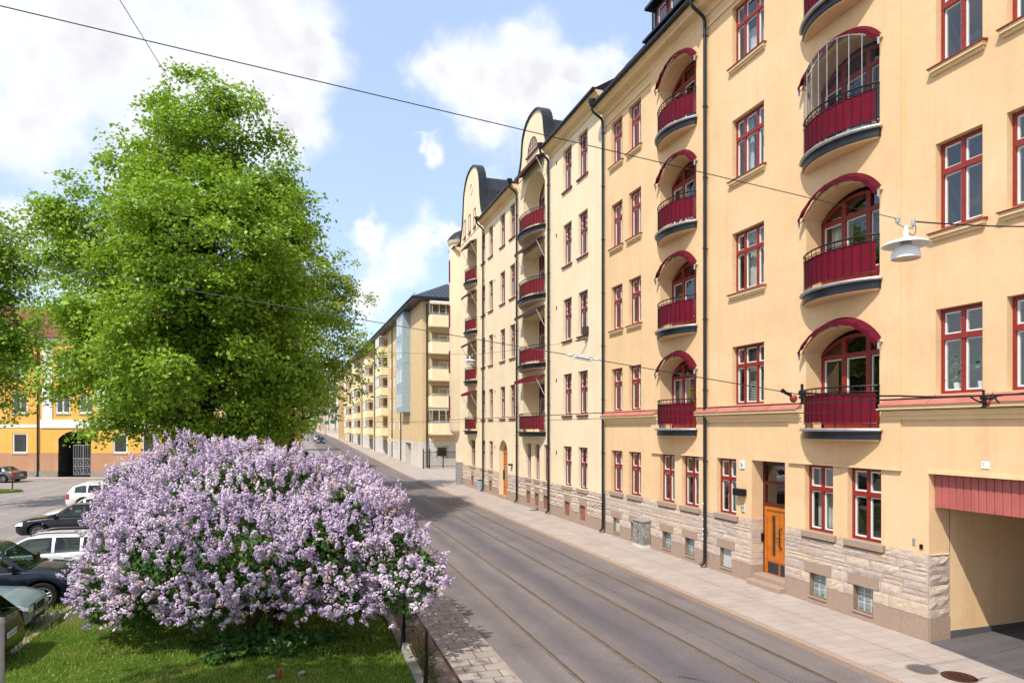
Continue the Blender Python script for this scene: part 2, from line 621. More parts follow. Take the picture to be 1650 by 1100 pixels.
# base sheet reaching the horizon
mb = MB()
ys = [-60, 62, 66, 70, 75, 80, 420, 900, 3000]
mb.strip([(-1500, y, gz(y) - .15) for y in ys], [(1500, y, gz(y) - .15) for y in ys])
mb.build('ground', M['lot'])['kind'] = 'structure'
ground_strip('road', KL - .02, KR + .02, -30, 419, -.12, 'asphalt')
ground_strip('parking_lot', -60, -5.75, -30, 62, -.06, 'lot', .2)
ground_strip('crossing_road', -60, KL - .1, 46, 130, -.11, 'lot')
# right pavement: slabs and a kerb of granite
ground_strip('pavement', KR + .16, 30, -30, 410, 0.0, 'slabs', .2)
ground_strip('kerb', KR, KR + .155, -30, 410, -.012, 'granite', .2)
ground_strip('pavement', 2.42, KL - .13, -30, 44, 0.0, 'slabsold', .2)
ground_strip('kerb', KL - .125, KL, -30, 44, -.012, 'kerbstone', .2)
ground_strip('lawn', -5.6, 2.2, -30, 44, -.004, 'turf', .2)
ground_strip('kerb', -5.745, -5.605, -30, 44, .0, 'granite', .2)
# strip of driveway in front of the passage
mb = MB()
mb.quad((KR + 2.0, 5.5, .004), (FX - .02, 5.5, .012), (FX - .02, 11.2, .012), (KR + 2.66, 11.2, .004))
mb.build('driveway', M['drive'])['kind'] = 'structure'

# tram rails, four grooved rails set in the asphalt: one track bed object per rail is a thing of the road
def rail(xc, label):
    mb = MB()
    ys = [y for y in YS]
    for a, b, h, m in ((-.075, -.045, .003, 1), (-.045, -.010, .008, 0), (-.010, .020, .001, 2), (.020, .042, .006, 0), (.042, .07, .003, 1)):
        mb.strip([(xc + a, y, gz(y) - .12 + h) for y in ys], [(xc + b, y, gz(y) - .12 + h) for y in ys], m)
    o = mb.build('tram_rail', [M['railsteel'], M['railside'], M['black']])
    tag(o, label, 'rail', 'tram rails in the street')


M['railsteel'] = simple('worn rail steel', '#8f8076', .38, .6, .5, .2, 3)
M['railside'] = simple('rusty asphalt joint', '#6e655e', .9, 0, .2, .3, 5, .2, 60)
rail(5.23, 'steel tram rail nearest the left pavement and fence')
rail(6.63, 'second tram rail from the left pavement, shiniest one of the four')
rail(8.40, 'third tram rail counted from the left pavement, right of the road middle')
rail(9.80, 'steel tram rail nearest the kerb of the apartment buildings')

# ---------------------------------------------------------------- facades
def arc_pts(x0, x1, zs, rise, n=16):
    """points of a segmental arch from (x0,zs) over the apex to (x1,zs)"""
    c = (x0 + x1) / 2; h = (x1 - x0) / 2
    r = (h * h + rise * rise) / (2 * rise)
    zc = zs + rise - r
    a0 = math.atan2(zs - zc, -h); a1 = math.atan2(zs - zc, h)
    return [(c + r * math.cos(a0 + (a1 - a0) * i / n), zc + r * math.sin(a0 + (a1 - a0) * i / n)) for i in range(n + 1)]


def hole(x0, x1, z0, z1, depth=.16, rise=0, back=None, inner=None, room=.5):
    return dict(x0=x0, x1=x1, z0=z0, z1=z1, depth=depth, rise=rise, back=back, inner=inner, room=room)


def wall(mb, x0, x1, z0, z1, y=0.0, holes=(), m=0, m_room=1):
    """flat wall with rectangular and arched openings, reveals, and a dim room behind each"""
    hs = [h for h in holes if h['x1'] > x0 and h['x0'] < x1]
    xs = sorted({x0, x1, *[v for h in hs for v in (h['x0'], h['x1']) if x0 < v < x1]})
    zs = sorted({z0, z1, *[v for h in hs for v in (h['z0'], h['z1']) if z0 < v < z1]})
    for i in range(len(xs) - 1):
        for j in range(len(zs) - 1):
            cx, cz = (xs[i] + xs[i + 1]) / 2, (zs[j] + zs[j + 1]) / 2
            if any(h['x0'] < cx < h['x1'] and h['z0'] < cz < h['z1'] for h in hs): continue
            mb.quad((xs[i], y, zs[j]), (xs[i + 1], y, zs[j]), (xs[i + 1], y, zs[j + 1]), (xs[i], y, zs[j + 1]), m)
    for h in hs:
        if h['z1'] > z1 + 1e-6: continue
        a, b, c, d, dp = h['x0'], h['x1'], h['z0'], h['z1'], h['depth']
        if h['rise']:
            arc = arc_pts(a, b, d - h['rise'], h['rise'])
            for (p, q) in zip(arc, arc[1:]):
                mb.quad((p[0], y, p[1]), (q[0], y, q[1]), (q[0], y, d), (p[0], y, d), m)
        else:
            arc = [(a, d), (b, d)]
        loop = [(a, c)] + arc + [(b, c)]
        inn = h['inner'] if h['inner'] is not None else m
        for (p, q) in zip(loop, loop[1:] + loop[:1]):
            mb.quad((p[0], y, p[1]), (q[0], y, q[1]), (q[0], y + dp, q[1]), (p[0], y + dp, p[1]), inn)
        if h['back'] is not None:
            mb.poly([(p[0], y + dp, p[1]) for p in loop], h['back'])
        else:
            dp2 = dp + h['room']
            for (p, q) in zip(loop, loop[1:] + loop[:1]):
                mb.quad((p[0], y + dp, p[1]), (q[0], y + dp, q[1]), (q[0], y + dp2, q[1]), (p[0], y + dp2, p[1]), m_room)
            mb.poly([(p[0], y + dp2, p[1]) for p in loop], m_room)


WIN_N = [0]
TILT = random.Random(77)


def window(root, x0, x1, z0, z1, y, cols=(1, 1), trans=.32, T=None, wood='redwood', sash='white', sill=None,
           fw=.07, bars=None, curtain=None, rows=1):
    """casement: frame with mullions and transom > pane, sash; optional sill and curtain. y is the frame's front plane"""
    WIN_N[0] += 1
    fd = .07
    f, g, s = MB(T), MB(T), MB(T)
    f.box(x0, x1, y, y + fd, z0, z0 + fw); f.box(x0, x1, y, y + fd, z1 - fw, z1)
    f.box(x0, x0 + fw, y, y + fd, z0 + fw, z1 - fw); f.box(x1 - fw, x1, y, y + fd, z0 + fw, z1 - fw)
    W = x1 - x0 - 2 * fw
    zt = z1 - (z1 - z0) * trans if trans else None
    mw = .085
    tot = sum(cols)
    xs = [x0 + fw]
    acc = 0
    for c in cols:
        acc += c
        xs.append(x0 + fw + W * acc / tot)
    for k, x in enumerate(xs[1:-1]):
        f.box(x - mw / 2, x + mw / 2, y - .012, y + fd, z0 + fw, z1 - fw)
    segs = [(z0 + fw, z1 - fw)]
    if trans:
        f.box(x0 + fw, x1 - fw, y - .028, y + fd, zt - .06, zt + .06)
        segs = [(z0 + fw, zt - .06), (zt + .06, z1 - fw)]
    gy = y + .045
    for i in range(len(cols)):
        a = xs[i] + (mw / 2 if i else 0)
        b = xs[i + 1] - (mw / 2 if i < len(cols) - 1 else 0)
        for si, (c, d) in enumerate(segs):
            # red sash edge then a thin white inner sash
            t1, t2 = TILT.uniform(-.007, .007), TILT.uniform(-.009, .009)
            g.quad((a, gy - t1 - t2, c), (b, gy + t1 - t2, c), (b, gy + t1 + t2, d), (a, gy - t1 + t2, d))
            w = .036
            yy0, yy1 = gy - .014, gy + .03
            s.box(a, a + w, yy0, yy1, c, d); s.box(b - w, b, yy0, yy1, c, d)
            s.box(a + w, b - w, yy0, yy1, c, c + w); s.box(a + w, b - w, yy0, yy1, d - w, d)
            if bars and (si == len(segs) - 1):
                nb, nr = bars
                for k in range(1, nb):
                    x = a + (b - a) * k / nb
                    f.box(x - .011, x + .011, y + .01, gy - .004, c, d)
                for k in range(1, nr):
                    z = c + (d - c) * k / nr
                    f.box(a, b, y + .012, gy - .006, z - .011, z + .011)
    o = f.build('window', M[wood], root)
    g.build('pane', M['glass'], o)
    s.build('sash', M[sash], o)
    if sill:
        q = MB(T)
        kind, ov, ydrop, yw = sill
        if kind == 'moulded':       # red flashing over a plaster moulding on the wall plane yw
            q.add([(x0 - ov, yw - .14, z0 - .055), (x1 + ov, yw - .14, z0 - .055), (x1 + ov, y + .005, z0 - .002), (x0 - ov, y + .005, z0 - .002),
                   (x0 - ov, yw - .14, z0 - .08), (x1 + ov, yw - .14, z0 - .08), (x1 + ov, y + .005, z0 - .08), (x0 - ov, y + .005, z0 - .08)],
                  [(0, 1, 2, 3), (4, 5, 1, 0), (5, 6, 2, 1), (7, 4, 0, 3), (7, 6, 5, 4)], 0)
            q.box(x0 - ov + .03, x1 + ov - .03, yw - .11, yw + .02, z0 - .16, z0 - .08, 1)
            q.box(x0 - ov + .06, x1 + ov - .06, yw - .06, yw + .02, z0 - .23, z0 - .16, 1)
            q.build('sill', [M['redwood'], M['moulding']], o)
        elif kind == 'metal':
            q.add([(x0 - ov, yw - .09, z0 - .08), (x1 + ov, yw - .09, z0 - .08), (x1 + ov, y + .005, z0 - .002), (x0 - ov, y + .005, z0 - .002),
                   (x0 - ov, yw - .09, z0 - .15), (x1 + ov, yw - .09, z0 - .15), (x1 + ov, y + .005, z0 - .15), (x0 - ov, y + .005, z0 - .15)],
                  [(0, 1, 2, 3), (4, 5, 1, 0), (5, 6, 2, 1), (7, 4, 0, 3), (7, 6, 5, 4)], 0)
            q.build('sill', M['darkred'] if wood == 'darkred' else M['zinc'], o)
        else:                        # stone
            q.cbox(x0 - ov, x1 + ov, yw - .08, y + .01, z0 - .17, z0 - .003, .015, 0)
            q.build('sill', M['granite'], o)
    if curtain:
        c = MB(T)
        yc = gy + .2
        kind = curtain
        def drape(a, b, za, zb, amp=.025, m=0):
            n = max(6, int((b - a) / .03))
            A, B = [], []
            for i in range(n + 1):
                u = a + (b - a) * i / n
                d = amp * math.sin(i * 1.9 + a * 7) + amp * .5 * math.sin(i * .8)
                A.append((u, yc + d, za)); B.append((u, yc + d * .8, zb))
            c.strip(A, B, m, True)
        if kind == 'full': drape(x0 + .08, x1 - .08, z0 + .1, z1 - .05)
        if kind == 'half': drape(x0 + .08, x1 - .08, z0 + .1, z0 + (z1 - z0) * .55)
        if kind in ('sides', 'pair'):
            w = (x1 - x0) * (.22 if kind == 'sides' else .32)
            drape(x0 + .06, x0 + .06 + w, z0 + .1, z1 - .05); drape(x1 - .06 - w, x1 - .06, z0 + .1, z1 - .05)
        if kind == 'top': drape(x0 + .08, x1 - .08, z1 - (z1 - z0) * .34, z1 - .05)
        if kind == 'blind':
            n = int((z1 - z0) / .05)
            for i in range(n):
                z = z0 + .1 + i * .05
                c.quad((x0 + .08, yc - .02, z), (x1 - .08, yc - .02, z), (x1 - .08, yc + .015, z + .03), (x0 + .08, yc + .015, z + .03))
        c.build('blind' if kind == 'blind' else 'curtain', M['curtain'], o)
    return o


def downpipe(root, x, y, z0, z1, T=None, hopper=True, r=.055, zc=None, out=.66):
    mb = MB(T)
    off = y - .13
    zc = zc or z1 - .9
    mb.tube([(x, off, z0 + .3), (x, off, zc)], r, 10)
    mb.tube([(x, off, z0 + .32), (x, off - .02, z0 + .2), (x, off - .16, z0 + .08)], r * 1.05, 10)
    for k in range(int((z1 - z0) / 2.4)):
        z = z0 + 1.2 + k * 2.4
        mb.tube([(x, off, z - .03), (x, off, z + .03)], r * 1.28, 10)
        mb.box(x - .012, x + .012, off, y + .01, z - .012, z + .012)
    # swan neck out to the gutter
    if hopper: mb.tube([(x, off, zc - .05), (x, off, zc), (x, off - .08, zc + .14), (x, y - out + .06, z1 - .32), (x, y - out, z1 - .2), (x, y - out, z1)], r * 1.05, 10)
    else: mb.tube([(x, off, zc - .05), (x, off, z1)], r, 8)
    o = mb.build('downpipe', M['steel'] if False else M['dark'], root)
    if hopper:
        h = MB(T)
        h.lathe([(.06, 0), (.09, .06), (.17, .22), (.18, .34), (.15, .34)], (x, y - out, z1 - .12), 10)
        h.build('hopper', M['dark'], o)
    return o


def ell_plan(x0, x1, D, n=22, base=.08):
    """plan of a bowed balcony front from x0 round to x1, y negative outward"""
    c, h = (x0 + x1) / 2, (x1 - x0) / 2
    s_ = max(.05, D - base)
    r = (h * h + s_ * s_) / (2 * s_)
    a1 = math.asin(min(1, h / r))
    out = []
    for i in range(n + 1):
        a = -a1 + 2 * a1 * i / n
        out.append((c + r * math.sin(a), -base - (r * math.cos(a) - (r - s_))))
    return [(x0, 0.0)] + out + [(x1, 0.0)]


def balcony(root, x0, x1, zf, D, y=0.0, T=None, fab='burgundy', soffit='yellow', rimm='zinc', slats=False, deep=.2, under=.19):
    """bowed slab > rim, soffit, railing, screen; floor level zf"""
    pl = [(a, b + y) for a, b in ell_plan(x0, x1, D)]
    inset = [(a, b + y) for a, b in ell_plan(x0 + .05, x1 - .05, D - .06)]
    ins2 = [(a, b + y) for a, b in ell_plan(x0 + .09, x1 - .09, D - .11)]
    b = MB(T)
    b.slab(inset, zf - .06 - under, zf - .05, 0)
    bal = b.build('balcony', M['dark'], root)
    r = MB(T)
    r.slab(pl, zf - .05, zf - .0, 0)
    r.tube([(p[0], p[1], zf - .02) for p in pl[1:-1]], .045, 8)
    r.build('rim', M[rimm], bal)
    s = MB(T)
    s.slab(ins2, zf - .10 - under, zf - .058 - under + .02, 0)
    s.build('soffit', M[soffit], bal)
    # railing
    rl = [(a, bb + y) for a, bb in ell_plan(x0 + .1, x1 - .1, D - .1, 40)]
    L = [0]
    for p, q in zip(rl, rl[1:]): L.append(L[-1] + math.dist(p, q))
    def pt(s_):
        for i in range(len(L) - 1):
            if L[i + 1] >= s_ - 1e-9:
                t = (s_ - L[i]) / max(1e-9, L[i + 1] - L[i])
                return (rl[i][0] + (rl[i + 1][0] - rl[i][0]) * t, rl[i][1] + (rl[i + 1][1] - rl[i][1]) * t)
        return rl[-1]
    q = MB(T)
    H = 1.04
    q.tube([(a, bb, zf + H) for a, bb in rl], .022, 6)
    q.tube([(a, bb, zf + H - .13) for a, bb in rl], .012, 6)
    q.tube([(a, bb, zf + .14) for a, bb in rl], .014, 6)
    n = max(8, int(L[-1] / .21))
    for i in range(n + 1):
        a, bb = pt(L[-1] * i / n)
        q.tube([(a, bb, zf + .14), (a, bb, zf + H)], .0095, 5, caps=False)
    for i in range(0, n + 1, 4):
        a, bb = pt(L[-1] * i / n)
        q.tube([(a, bb, zf), (a, bb, zf + .16)], .014, 5)
    q.build('railing', M['iron'], bal)
    # cloth screen laced inside the bars
    sc = [(a, bb + y) for a, bb in ell_plan(x0 + .135, x1 - .135, D - .135, 60 if slats else 40)]
    c = MB(T)
    A, B = [], []
    for i, (a, bb) in enumerate(sc[1:-1]):
        wv = .012 * math.sin(i * 2.1) if not slats else (.012 if i % 2 else -.012)
        A.append((a, bb + wv * .5, zf + .17)); B.append((a, bb + wv, zf + H - .15))
    c.strip(A, B, 0, not slats)
    c.build('screen', M[fab], bal)
    return bal


def glass_door(root, x0, x1, z0, z1, y, rise, cols=3, T=None, wood='redwood', trans_z=None, bars=None, curtain=True, backing=False):
    """tall glazed balcony door set with an arched or flat head > pane, sash"""
    fw = .09
    f, g, s = MB(T), MB(T), MB(T)
    zs = z1 - rise
    arc = arc_pts(x0, x1, zs, rise, 20) if rise else [(x0, z1), (x1, z1)]
    def ztop(x):
        if not rise: return z1
        for p, q in zip(arc, arc[1:]):
            if p[0] <= x <= q[0]: return p[1] + (q[1] - p[1]) * (x - p[0]) / max(1e-9, q[0] - p[0])
        return zs
    # head
    for p, q in zip(arc, arc[1:]):
        A = [(p[0], y, p[1]), (q[0], y, q[1]), (q[0], y, q[1] - fw), (p[0], y, p[1] - fw)]
        B = [(a, y + .08, c) for a, _, c in A]
        f.add(A + B, [(0, 1, 2, 3), (3, 2, 6, 7), (0, 4, 5, 1)])
    f.box(x0, x0 + fw, y, y + .08, z0, zs); f.box(x1 - fw, x1, y, y + .08, z0, zs)
    f.box(x0, x1, y, y + .08, z0, z0 + .1)
    zt = trans_z or (z0 + (zs - z0) * .92)
    f.box(x0 + fw, x1 - fw, y - .02, y + .08, zt - .06, zt + .06)
    xs = [x0 + (x1 - x0) * k / cols for k in range(cols + 1)]
    for x in xs[1:-1]:
        f.box(x - .07, x + .07, y - .012, y + .08, z0 + .1, ztop(x) - .02)
    for i in range(cols):
        a = xs[i] + (fw if i == 0 else .07); b = xs[i + 1] - (fw if i == cols - 1 else .07)
        # lower solid panel
        zl = z0 + .1
        f.box(a, b, y + .02, y + .06, zl, zl + .35)
        g.quad((a, y + .05, zl + .35), (b, y + .05, zl + .35), (b, y + .05, zt - .06), (a, y + .05, zt - .06))
        w = .035
        for (c, d) in ((zl + .35, zt - .06),):
            s.box(a, a + w, y + .035, y + .08, c, d); s.box(b - w, b, y + .035, y + .08, c, d)
            s.box(a + w, b - w, y + .035, y + .08, d - w, d); s.box(a + w, b - w, y + .035, y + .08, c, c + w)
        n = 8
        xs2 = [a + (b - a) * k / n for k in range(n + 1)]
        top = [min(ztop(x) - fw + .005, z1) for x in xs2]
        for k in range(n):
            g.quad((xs2[k], y + .05, zt + .06), (xs2[k + 1], y + .05, zt + .06), (xs2[k + 1], y + .05, max(top[k + 1], zt + .06)), (xs2[k], y + .05, max(top[k], zt + .06)))
        if bars:
            nb, nr = bars
            for k in range(1, nb):
                x = a + (b - a) * k / nb
                f.box(x - .014, x + .014, y + .01, y + .044, zt + .06, max(zt + .07, ztop(x) - fw))
            for k in range(1, nr):
                z = zl + .35 + (zt - zl - .35) * k / nr
                f.box(a, b, y + .012, y + .043, z - .012, z + .012)
    if backing: f.box(x0 + .03, x1 - .03, y + .082, y + .09, z0 + .1, zs, 1)
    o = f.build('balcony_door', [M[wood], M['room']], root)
    g.build('pane', M['glass'], o)
    s.build('sash', M['white'], o)
    if curtain:
        c = MB(T)
        A, B = [], []
        w = (x1 - x0) * .3
        for i in range(20):
            u = x0 + .12 + w * i / 19
            A.append((u, y + .25 + .03 * math.sin(i * 1.7), z0 + .3)); B.append((u, y + .25 + .02 * math.sin(i * 1.7), zt + .2))
        c.strip(A, B, 0, True)
        c.build('curtain', M['curtain'], o)
    return o


def arch_awning(root, x0, x1, zs, rise, y, proj=.20, T=None):
    """short canvas hood that follows the arch, with a scalloped valance"""
    arc = arc_pts(x0, x1, zs, rise, 36)
    mb = MB(T)
    A = [(p[0], y - .015, p[1]) for p in arc]
    cx = (x0 + x1) / 2
    B = []
    for i, p in enumerate(arc):
        k = .022 * math.sin(i * 1.45)
        B.append((p[0] + (p[0] - cx) * .01, y - proj + k, p[1] - .10 + k * .8))
    mb.strip(A, B, 0, True)
    C = []
    for i, p in enumerate(B):
        C.append((p[0] - (p[0] - cx) * .03, p[1] - .012 + .014 * math.cos(i * 1.45), p[2] - .11 - .04 * math.sin(i * 1.45)))
    mb.strip(B, C, 0, True)
    o = mb.build('awning', M['hood'], root)
    k = MB(T)
    for i in (0, 18, 36):
        p = B[i]
        k.tube([(p[0], p[1] + .06, p[2] - .2), (p[0], p[1] + .06, p[2] - .04)], .028, 8)
    k.tube([(A[0][0], y, zs - .1), (B[0][0], B[0][1] + .05, B[0][2] - .1)], .012, 5)
    k.tube([(A[-1][0], y, zs - .1), (B[-1][0], B[-1][1] + .05, B[-1][2] - .1)], .012, 5)
    k.build('bracket', M['zinc'], o)
    return o


def ashlar(mb, x0, x1, z0, z1, y, avoid, seed=1, rows=None, amp=.03, wr=(.45, 1.2), rough=True, gap=.006):
    """courses of rock faced blocks; avoid is a list of (x0,x1,z0,z1) kept clear"""
    rnd = random.Random(seed)
    z = z0
    hs = rows
    r = 0
    while z < z1 - .04:
        h = hs[r % len(hs)] if hs else rnd.uniform(.16, .3)
        h = min(h, z1 - z)
        if z1 - z - h < .08: h = z1 - z
        x = x0
        while x < x1 - .02:
            w = rnd.uniform(*wr)
            if x1 - x - w < .25: w = x1 - x
            segs = [(x, x + w)]
            for a, b, c, d in avoid:
                if c < z + h - .01 and d > z + .01:
                    ns = []
                    for p, q in segs:
                        if b <= p or a >= q: ns.append((p, q)); continue
                        if a > p: ns.append((p, a))
                        if b < q: ns.append((b, q))
                    segs = ns
            for p, q in segs:
                if q - p < .03: continue
                if rough and h > .17 and rnd.random() < .3:
                    zm = z + h * rnd.uniform(.4, .6)
                    block(mb, p + gap, q - gap, z + gap, zm - gap * .5, y, amp * rnd.uniform(.5, 1.2), rnd, rough)
                    block(mb, p + gap, q - gap, zm + gap * .5, z + h - gap, y, amp * rnd.uniform(.5, 1.2), rnd, rough)
                    continue
                block(mb, p + gap, q - gap, z + gap, z + h - gap, y, amp * rnd.uniform(.5, 1.3), rnd, rough)
            x += w
        z += h
        r += 1


def block(mb, x0, x1, z0, z1, y, amp, rnd, rough=True):
    nx = max(2, int((x1 - x0) / .1)); nz = max(2, int((z1 - z0) / .07))
    if not rough: nx = nz = 1
    vs, fs = [], []
    for j in range(nz + 1):
        for i in range(nx + 1):
            edge = i in (0, nx) or j in (0, nz)
            d = .012 if edge else .012 + amp * rnd.uniform(.1, 1.0)
            vs.append((x0 + (x1 - x0) * i / nx + (0 if edge else rnd.uniform(-.02, .02)), y - d, z0 + (z1 - z0) * j / nz + (0 if edge else rnd.uniform(-.012, .012))))
    for j in range(nz):
        for i in range(nx):
            a = j * (nx + 1) + i
            fs.append((a, a + 1, a + nx + 2, a + nx + 1))
    tint = rnd.random()
    mb.add(vs, fs, 0, tint)
    b = y + .03
    mb.quad((x0, y - .012, z0), (x0, b, z0), (x1, b, z0), (x1, y - .012, z0), 0, tint)
    mb.quad((x0, y - .012, z1), (x1, y - .012, z1), (x1, b, z1), (x0, b, z1), 0, tint)
    mb.quad((x0, y - .012, z0), (x0, y - .012, z1), (x0, b, z1), (x0, b, z0), 0, tint)
    mb.quad((x1, y - .012, z0), (x1, b, z0), (x1, b, z1), (x1, y - .012, z1), 0, tint)


def glass_blocks(root, x0, x1, z0, z1, y, T=None, cols=3, rows=3, kind='blocks'):
    f = MB(T)
    if kind == 'blocks':
        f.quad((x0, y + .03, z0), (x1, y + .03, z0), (x1, y + .03, z1), (x0, y + .03, z1), 1)
        for i in range(cols):
            for j in range(rows):
                a = x0 + (x1 - x0) * i / cols + .018; b = x0 + (x1 - x0) * (i + 1) / cols - .018
                c = z0 + (z1 - z0) * j / rows + .018; d = z0 + (z1 - z0) * (j + 1) / rows - .018
                e = .02
                v = [(a, y + .03, c), (b, y + .03, c), (b, y + .03, d), (a, y + .03, d), (a + e, y + .008, c + e), (b - e, y + .008, c + e), (b - e, y + .008, d - e), (a + e, y + .008, d - e)]
                f.add(v, [(4, 5, 6, 7), (0, 1, 5, 4), (1, 2, 6, 5), (2, 3, 7, 6), (3, 0, 4, 7)], 0)
        return f.build('basement_window', [M['glassblock'], M['board']], root)
    n = 4
    for i in range(n):
        a = x0 + (x1 - x0) * i / n; b = x0 + (x1 - x0) * (i + 1) / n
        f.box(a + .006, b - .006, y, y + .02, z0, z1, 0)
    return f.build('basement_hatch', [M['board'] if kind == 'board' else M['clay']], root)


def cornice(mb, x0, x1, z0, prof, y=0.0, m=0):
    """extruded moulding; prof = list of (outward, height above z0)"""
    pts = [(y - o, z0 + h) for o, h in prof]
    mb.strip([(x0, a, b) for a, b in pts], [(x1, a, b) for a, b in pts], m)
    for x in (x0, x1):
        mb.poly([(x, a, b) for a, b in pts] + [(x, y, pts[-1][1])], m)
# ---------------------------------------------------------------- near apartment building (yellow)
Y0 = 27.5
near = empty('apartment_building', (FX, Y0, 0), R(-90))
tag(near, 'deep yellow plastered apartment house with bowed burgundy balconies, nearest on the right', 'building')
X = lambda Y: Y0 - Y
F = 3.61
CURT = ['sides', None, 'full', 'pair', 'sides', 'blind', 'half', 'top', 'pair', 'full']
rc = random.Random(5)


def span(c, w): return (X(c) - w / 2, X(c) + w / 2)


C1, C2 = span(26.34, 1.05), span(24.72, 1.05)
A_ = (X(18.25), X(16.72))
B_ = span(10.56, 1.05); C_ = span(9.02, 1.05); D_ = span(7.1, 1.05)
bays = [(X(21.41), 1.21), (X(13.73), 1.21), (X(4.6), 1.21)]
holes = []
upper = []
for k in range(4):
    for (a, b), cols in ((C1, (1, 1)), (C2, (1, 1)), (A_, (.8, 1.25, .8)), (B_, (1, 1)), (C_, (1, 1)), (D_, (1, 1))):
        z0, z1 = (9.01 - F + F * k if k else 5.46), 7.31 + F * k
        if k: z0 = 5.42 + F * k
        holes.append(hole(a, b, z0, z1, .22))
        upper.append((a, b, z0, z1, cols, k))
    for c, h in bays:
        holes.append(hole(c - h, c + h, 4.70 + F * k, 7.28 + F * k, .56, .50, room=1.2))
GW = [span(26.34, 1.05), span(24.72, 1.05), span(22.2, 1.06), span(20.65, 1.06), span(18.56, 1.04), span(14.53, 1.02), span(13.03, 1.03), span(5.4, 1.03), span(3.8, 1.03)]
for a, b in GW: holes.append(hole(a, b, 1.93, 3.74, .22))
DOOR = (X(17.29), X(15.82))
holes.append(hole(*DOOR, 0.0, 3.74, .48, room=1.2))
GATE = (X(11.25), X(5.9))
BW = []
for (a, b), kind in zip(GW[:7], ('board', 'board', 'blocks', 'blocks', 'board', 'blocks', 'blocks')):
    c = (a + b) / 2 - .02
    BW.append((c - .3, c + .3, .20, .82, kind))
    holes.append(hole(c - .3, c + .3, .20, .82, .20, back=2, inner=3))
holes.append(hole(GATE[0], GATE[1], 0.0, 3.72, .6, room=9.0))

mb = MB()
XE = 25.5
TOP = 18.85
bp = [(X(23.3), X(19.7)), (X(15.63), X(11.94)), (X(6.4), X(2.75))]
edges = [0] + [v for p in bp for v in p] + [XE]
ZS = 3.80
wall(mb, 0, XE, 0, 1.93, 0, [h for h in holes if h['z0'] < 1.9], 3, 1)
wall(mb, 0, XE, 1.93, ZS, 0, [h for h in holes if h['z0'] < 3.7 and h['z1'] > 1.95], 0, 1)
for i in range(len(edges) - 1):
    yy = -.05 if i % 2 else 0.0
    wall(mb, edges[i], edges[i + 1], ZS, TOP, yy, [h for h in holes if h['z0'] > 3.9], 0, 1)
    if i % 2:
        for x in (edges[i], edges[i + 1]):
            mb.quad((x, -.05, ZS), (x, 0, ZS), (x, 0, TOP), (x, -.05, TOP), 0)
        mb.quad((edges[i], -.05, ZS), (edges[i + 1], -.05, ZS), (edges[i + 1], 0, ZS), (edges[i], 0, ZS), 0)
# far gable end, back
mb.quad((0, 0, 0), (0, 11, 0), (0, 11, TOP), (0, 0, TOP), 0)
mb.quad((XE, 0, 0), (XE, 11, 0), (XE, 11, TOP), (XE, 0, TOP), 0)
mb.quad((0, 11, 0), (XE, 11, 0), (XE, 11, TOP), (0, 11, TOP), 0)
mb.build('wall', [M['yellow'], M['room'], M['dkconcrete'], M['mortar']], near)

# plaster edging: thin head mouldings and the linking string on the top floor
for a, b in ((0.0, bp[0][0]), (bp[0][1], bp[1][0]), (bp[1][1], bp[2][0])):
    mb = MB()
    mb.box(a + .02, b - .02, -.045, -.001, 18.26, 18.36)
    mb.box(a + .02, b - .02, -.025, -.001, 18.36, 18.42)
    mb.build('head_moulding', M['moulding'], near)
for a, b in bp:
    mb = MB(); mb.box(a + .002, b - .002, -.075, -.003, ZS - .06, ZS - .003); mb.build('panel_moulding', M['moulding'], near)
for c, h in bays:
    for k in range(4):
        mb = MB()
        zs, ri = 6.78 + F * k, .50
        A = arc_pts(c - h, c + h, zs, ri, 20); B = arc_pts(c - h - .11, c + h + .11, zs, ri + .14, 20)
        pa = [(p[0], -.10, p[1]) for p in A]; pb = [(p[0], -.10, p[1]) for p in B]
        mb.strip(pa, pb); mb.strip(pb, [(p[0], -.048, p[2]) for p in pb]); mb.strip([(p[0], .03, p[2]) for p in pa], pa)
        A2 = arc_pts(c - h - .03, c + h + .03, zs, ri + .05, 20); B2 = arc_pts(c - h - .07, c + h + .07, zs, ri + .10, 20)
        pa = [(p[0], -.13, p[1]) for p in A2]; pb = [(p[0], -.13, p[1]) for p in B2]
        mb.strip(pa, pb); mb.strip(pb, [(p[0], -.10, p[2]) for p in pb]); mb.strip([(p[0], -.10, p[2]) for p in pa], pa)
        mb.build('arch_moulding', M['moulding'], near)

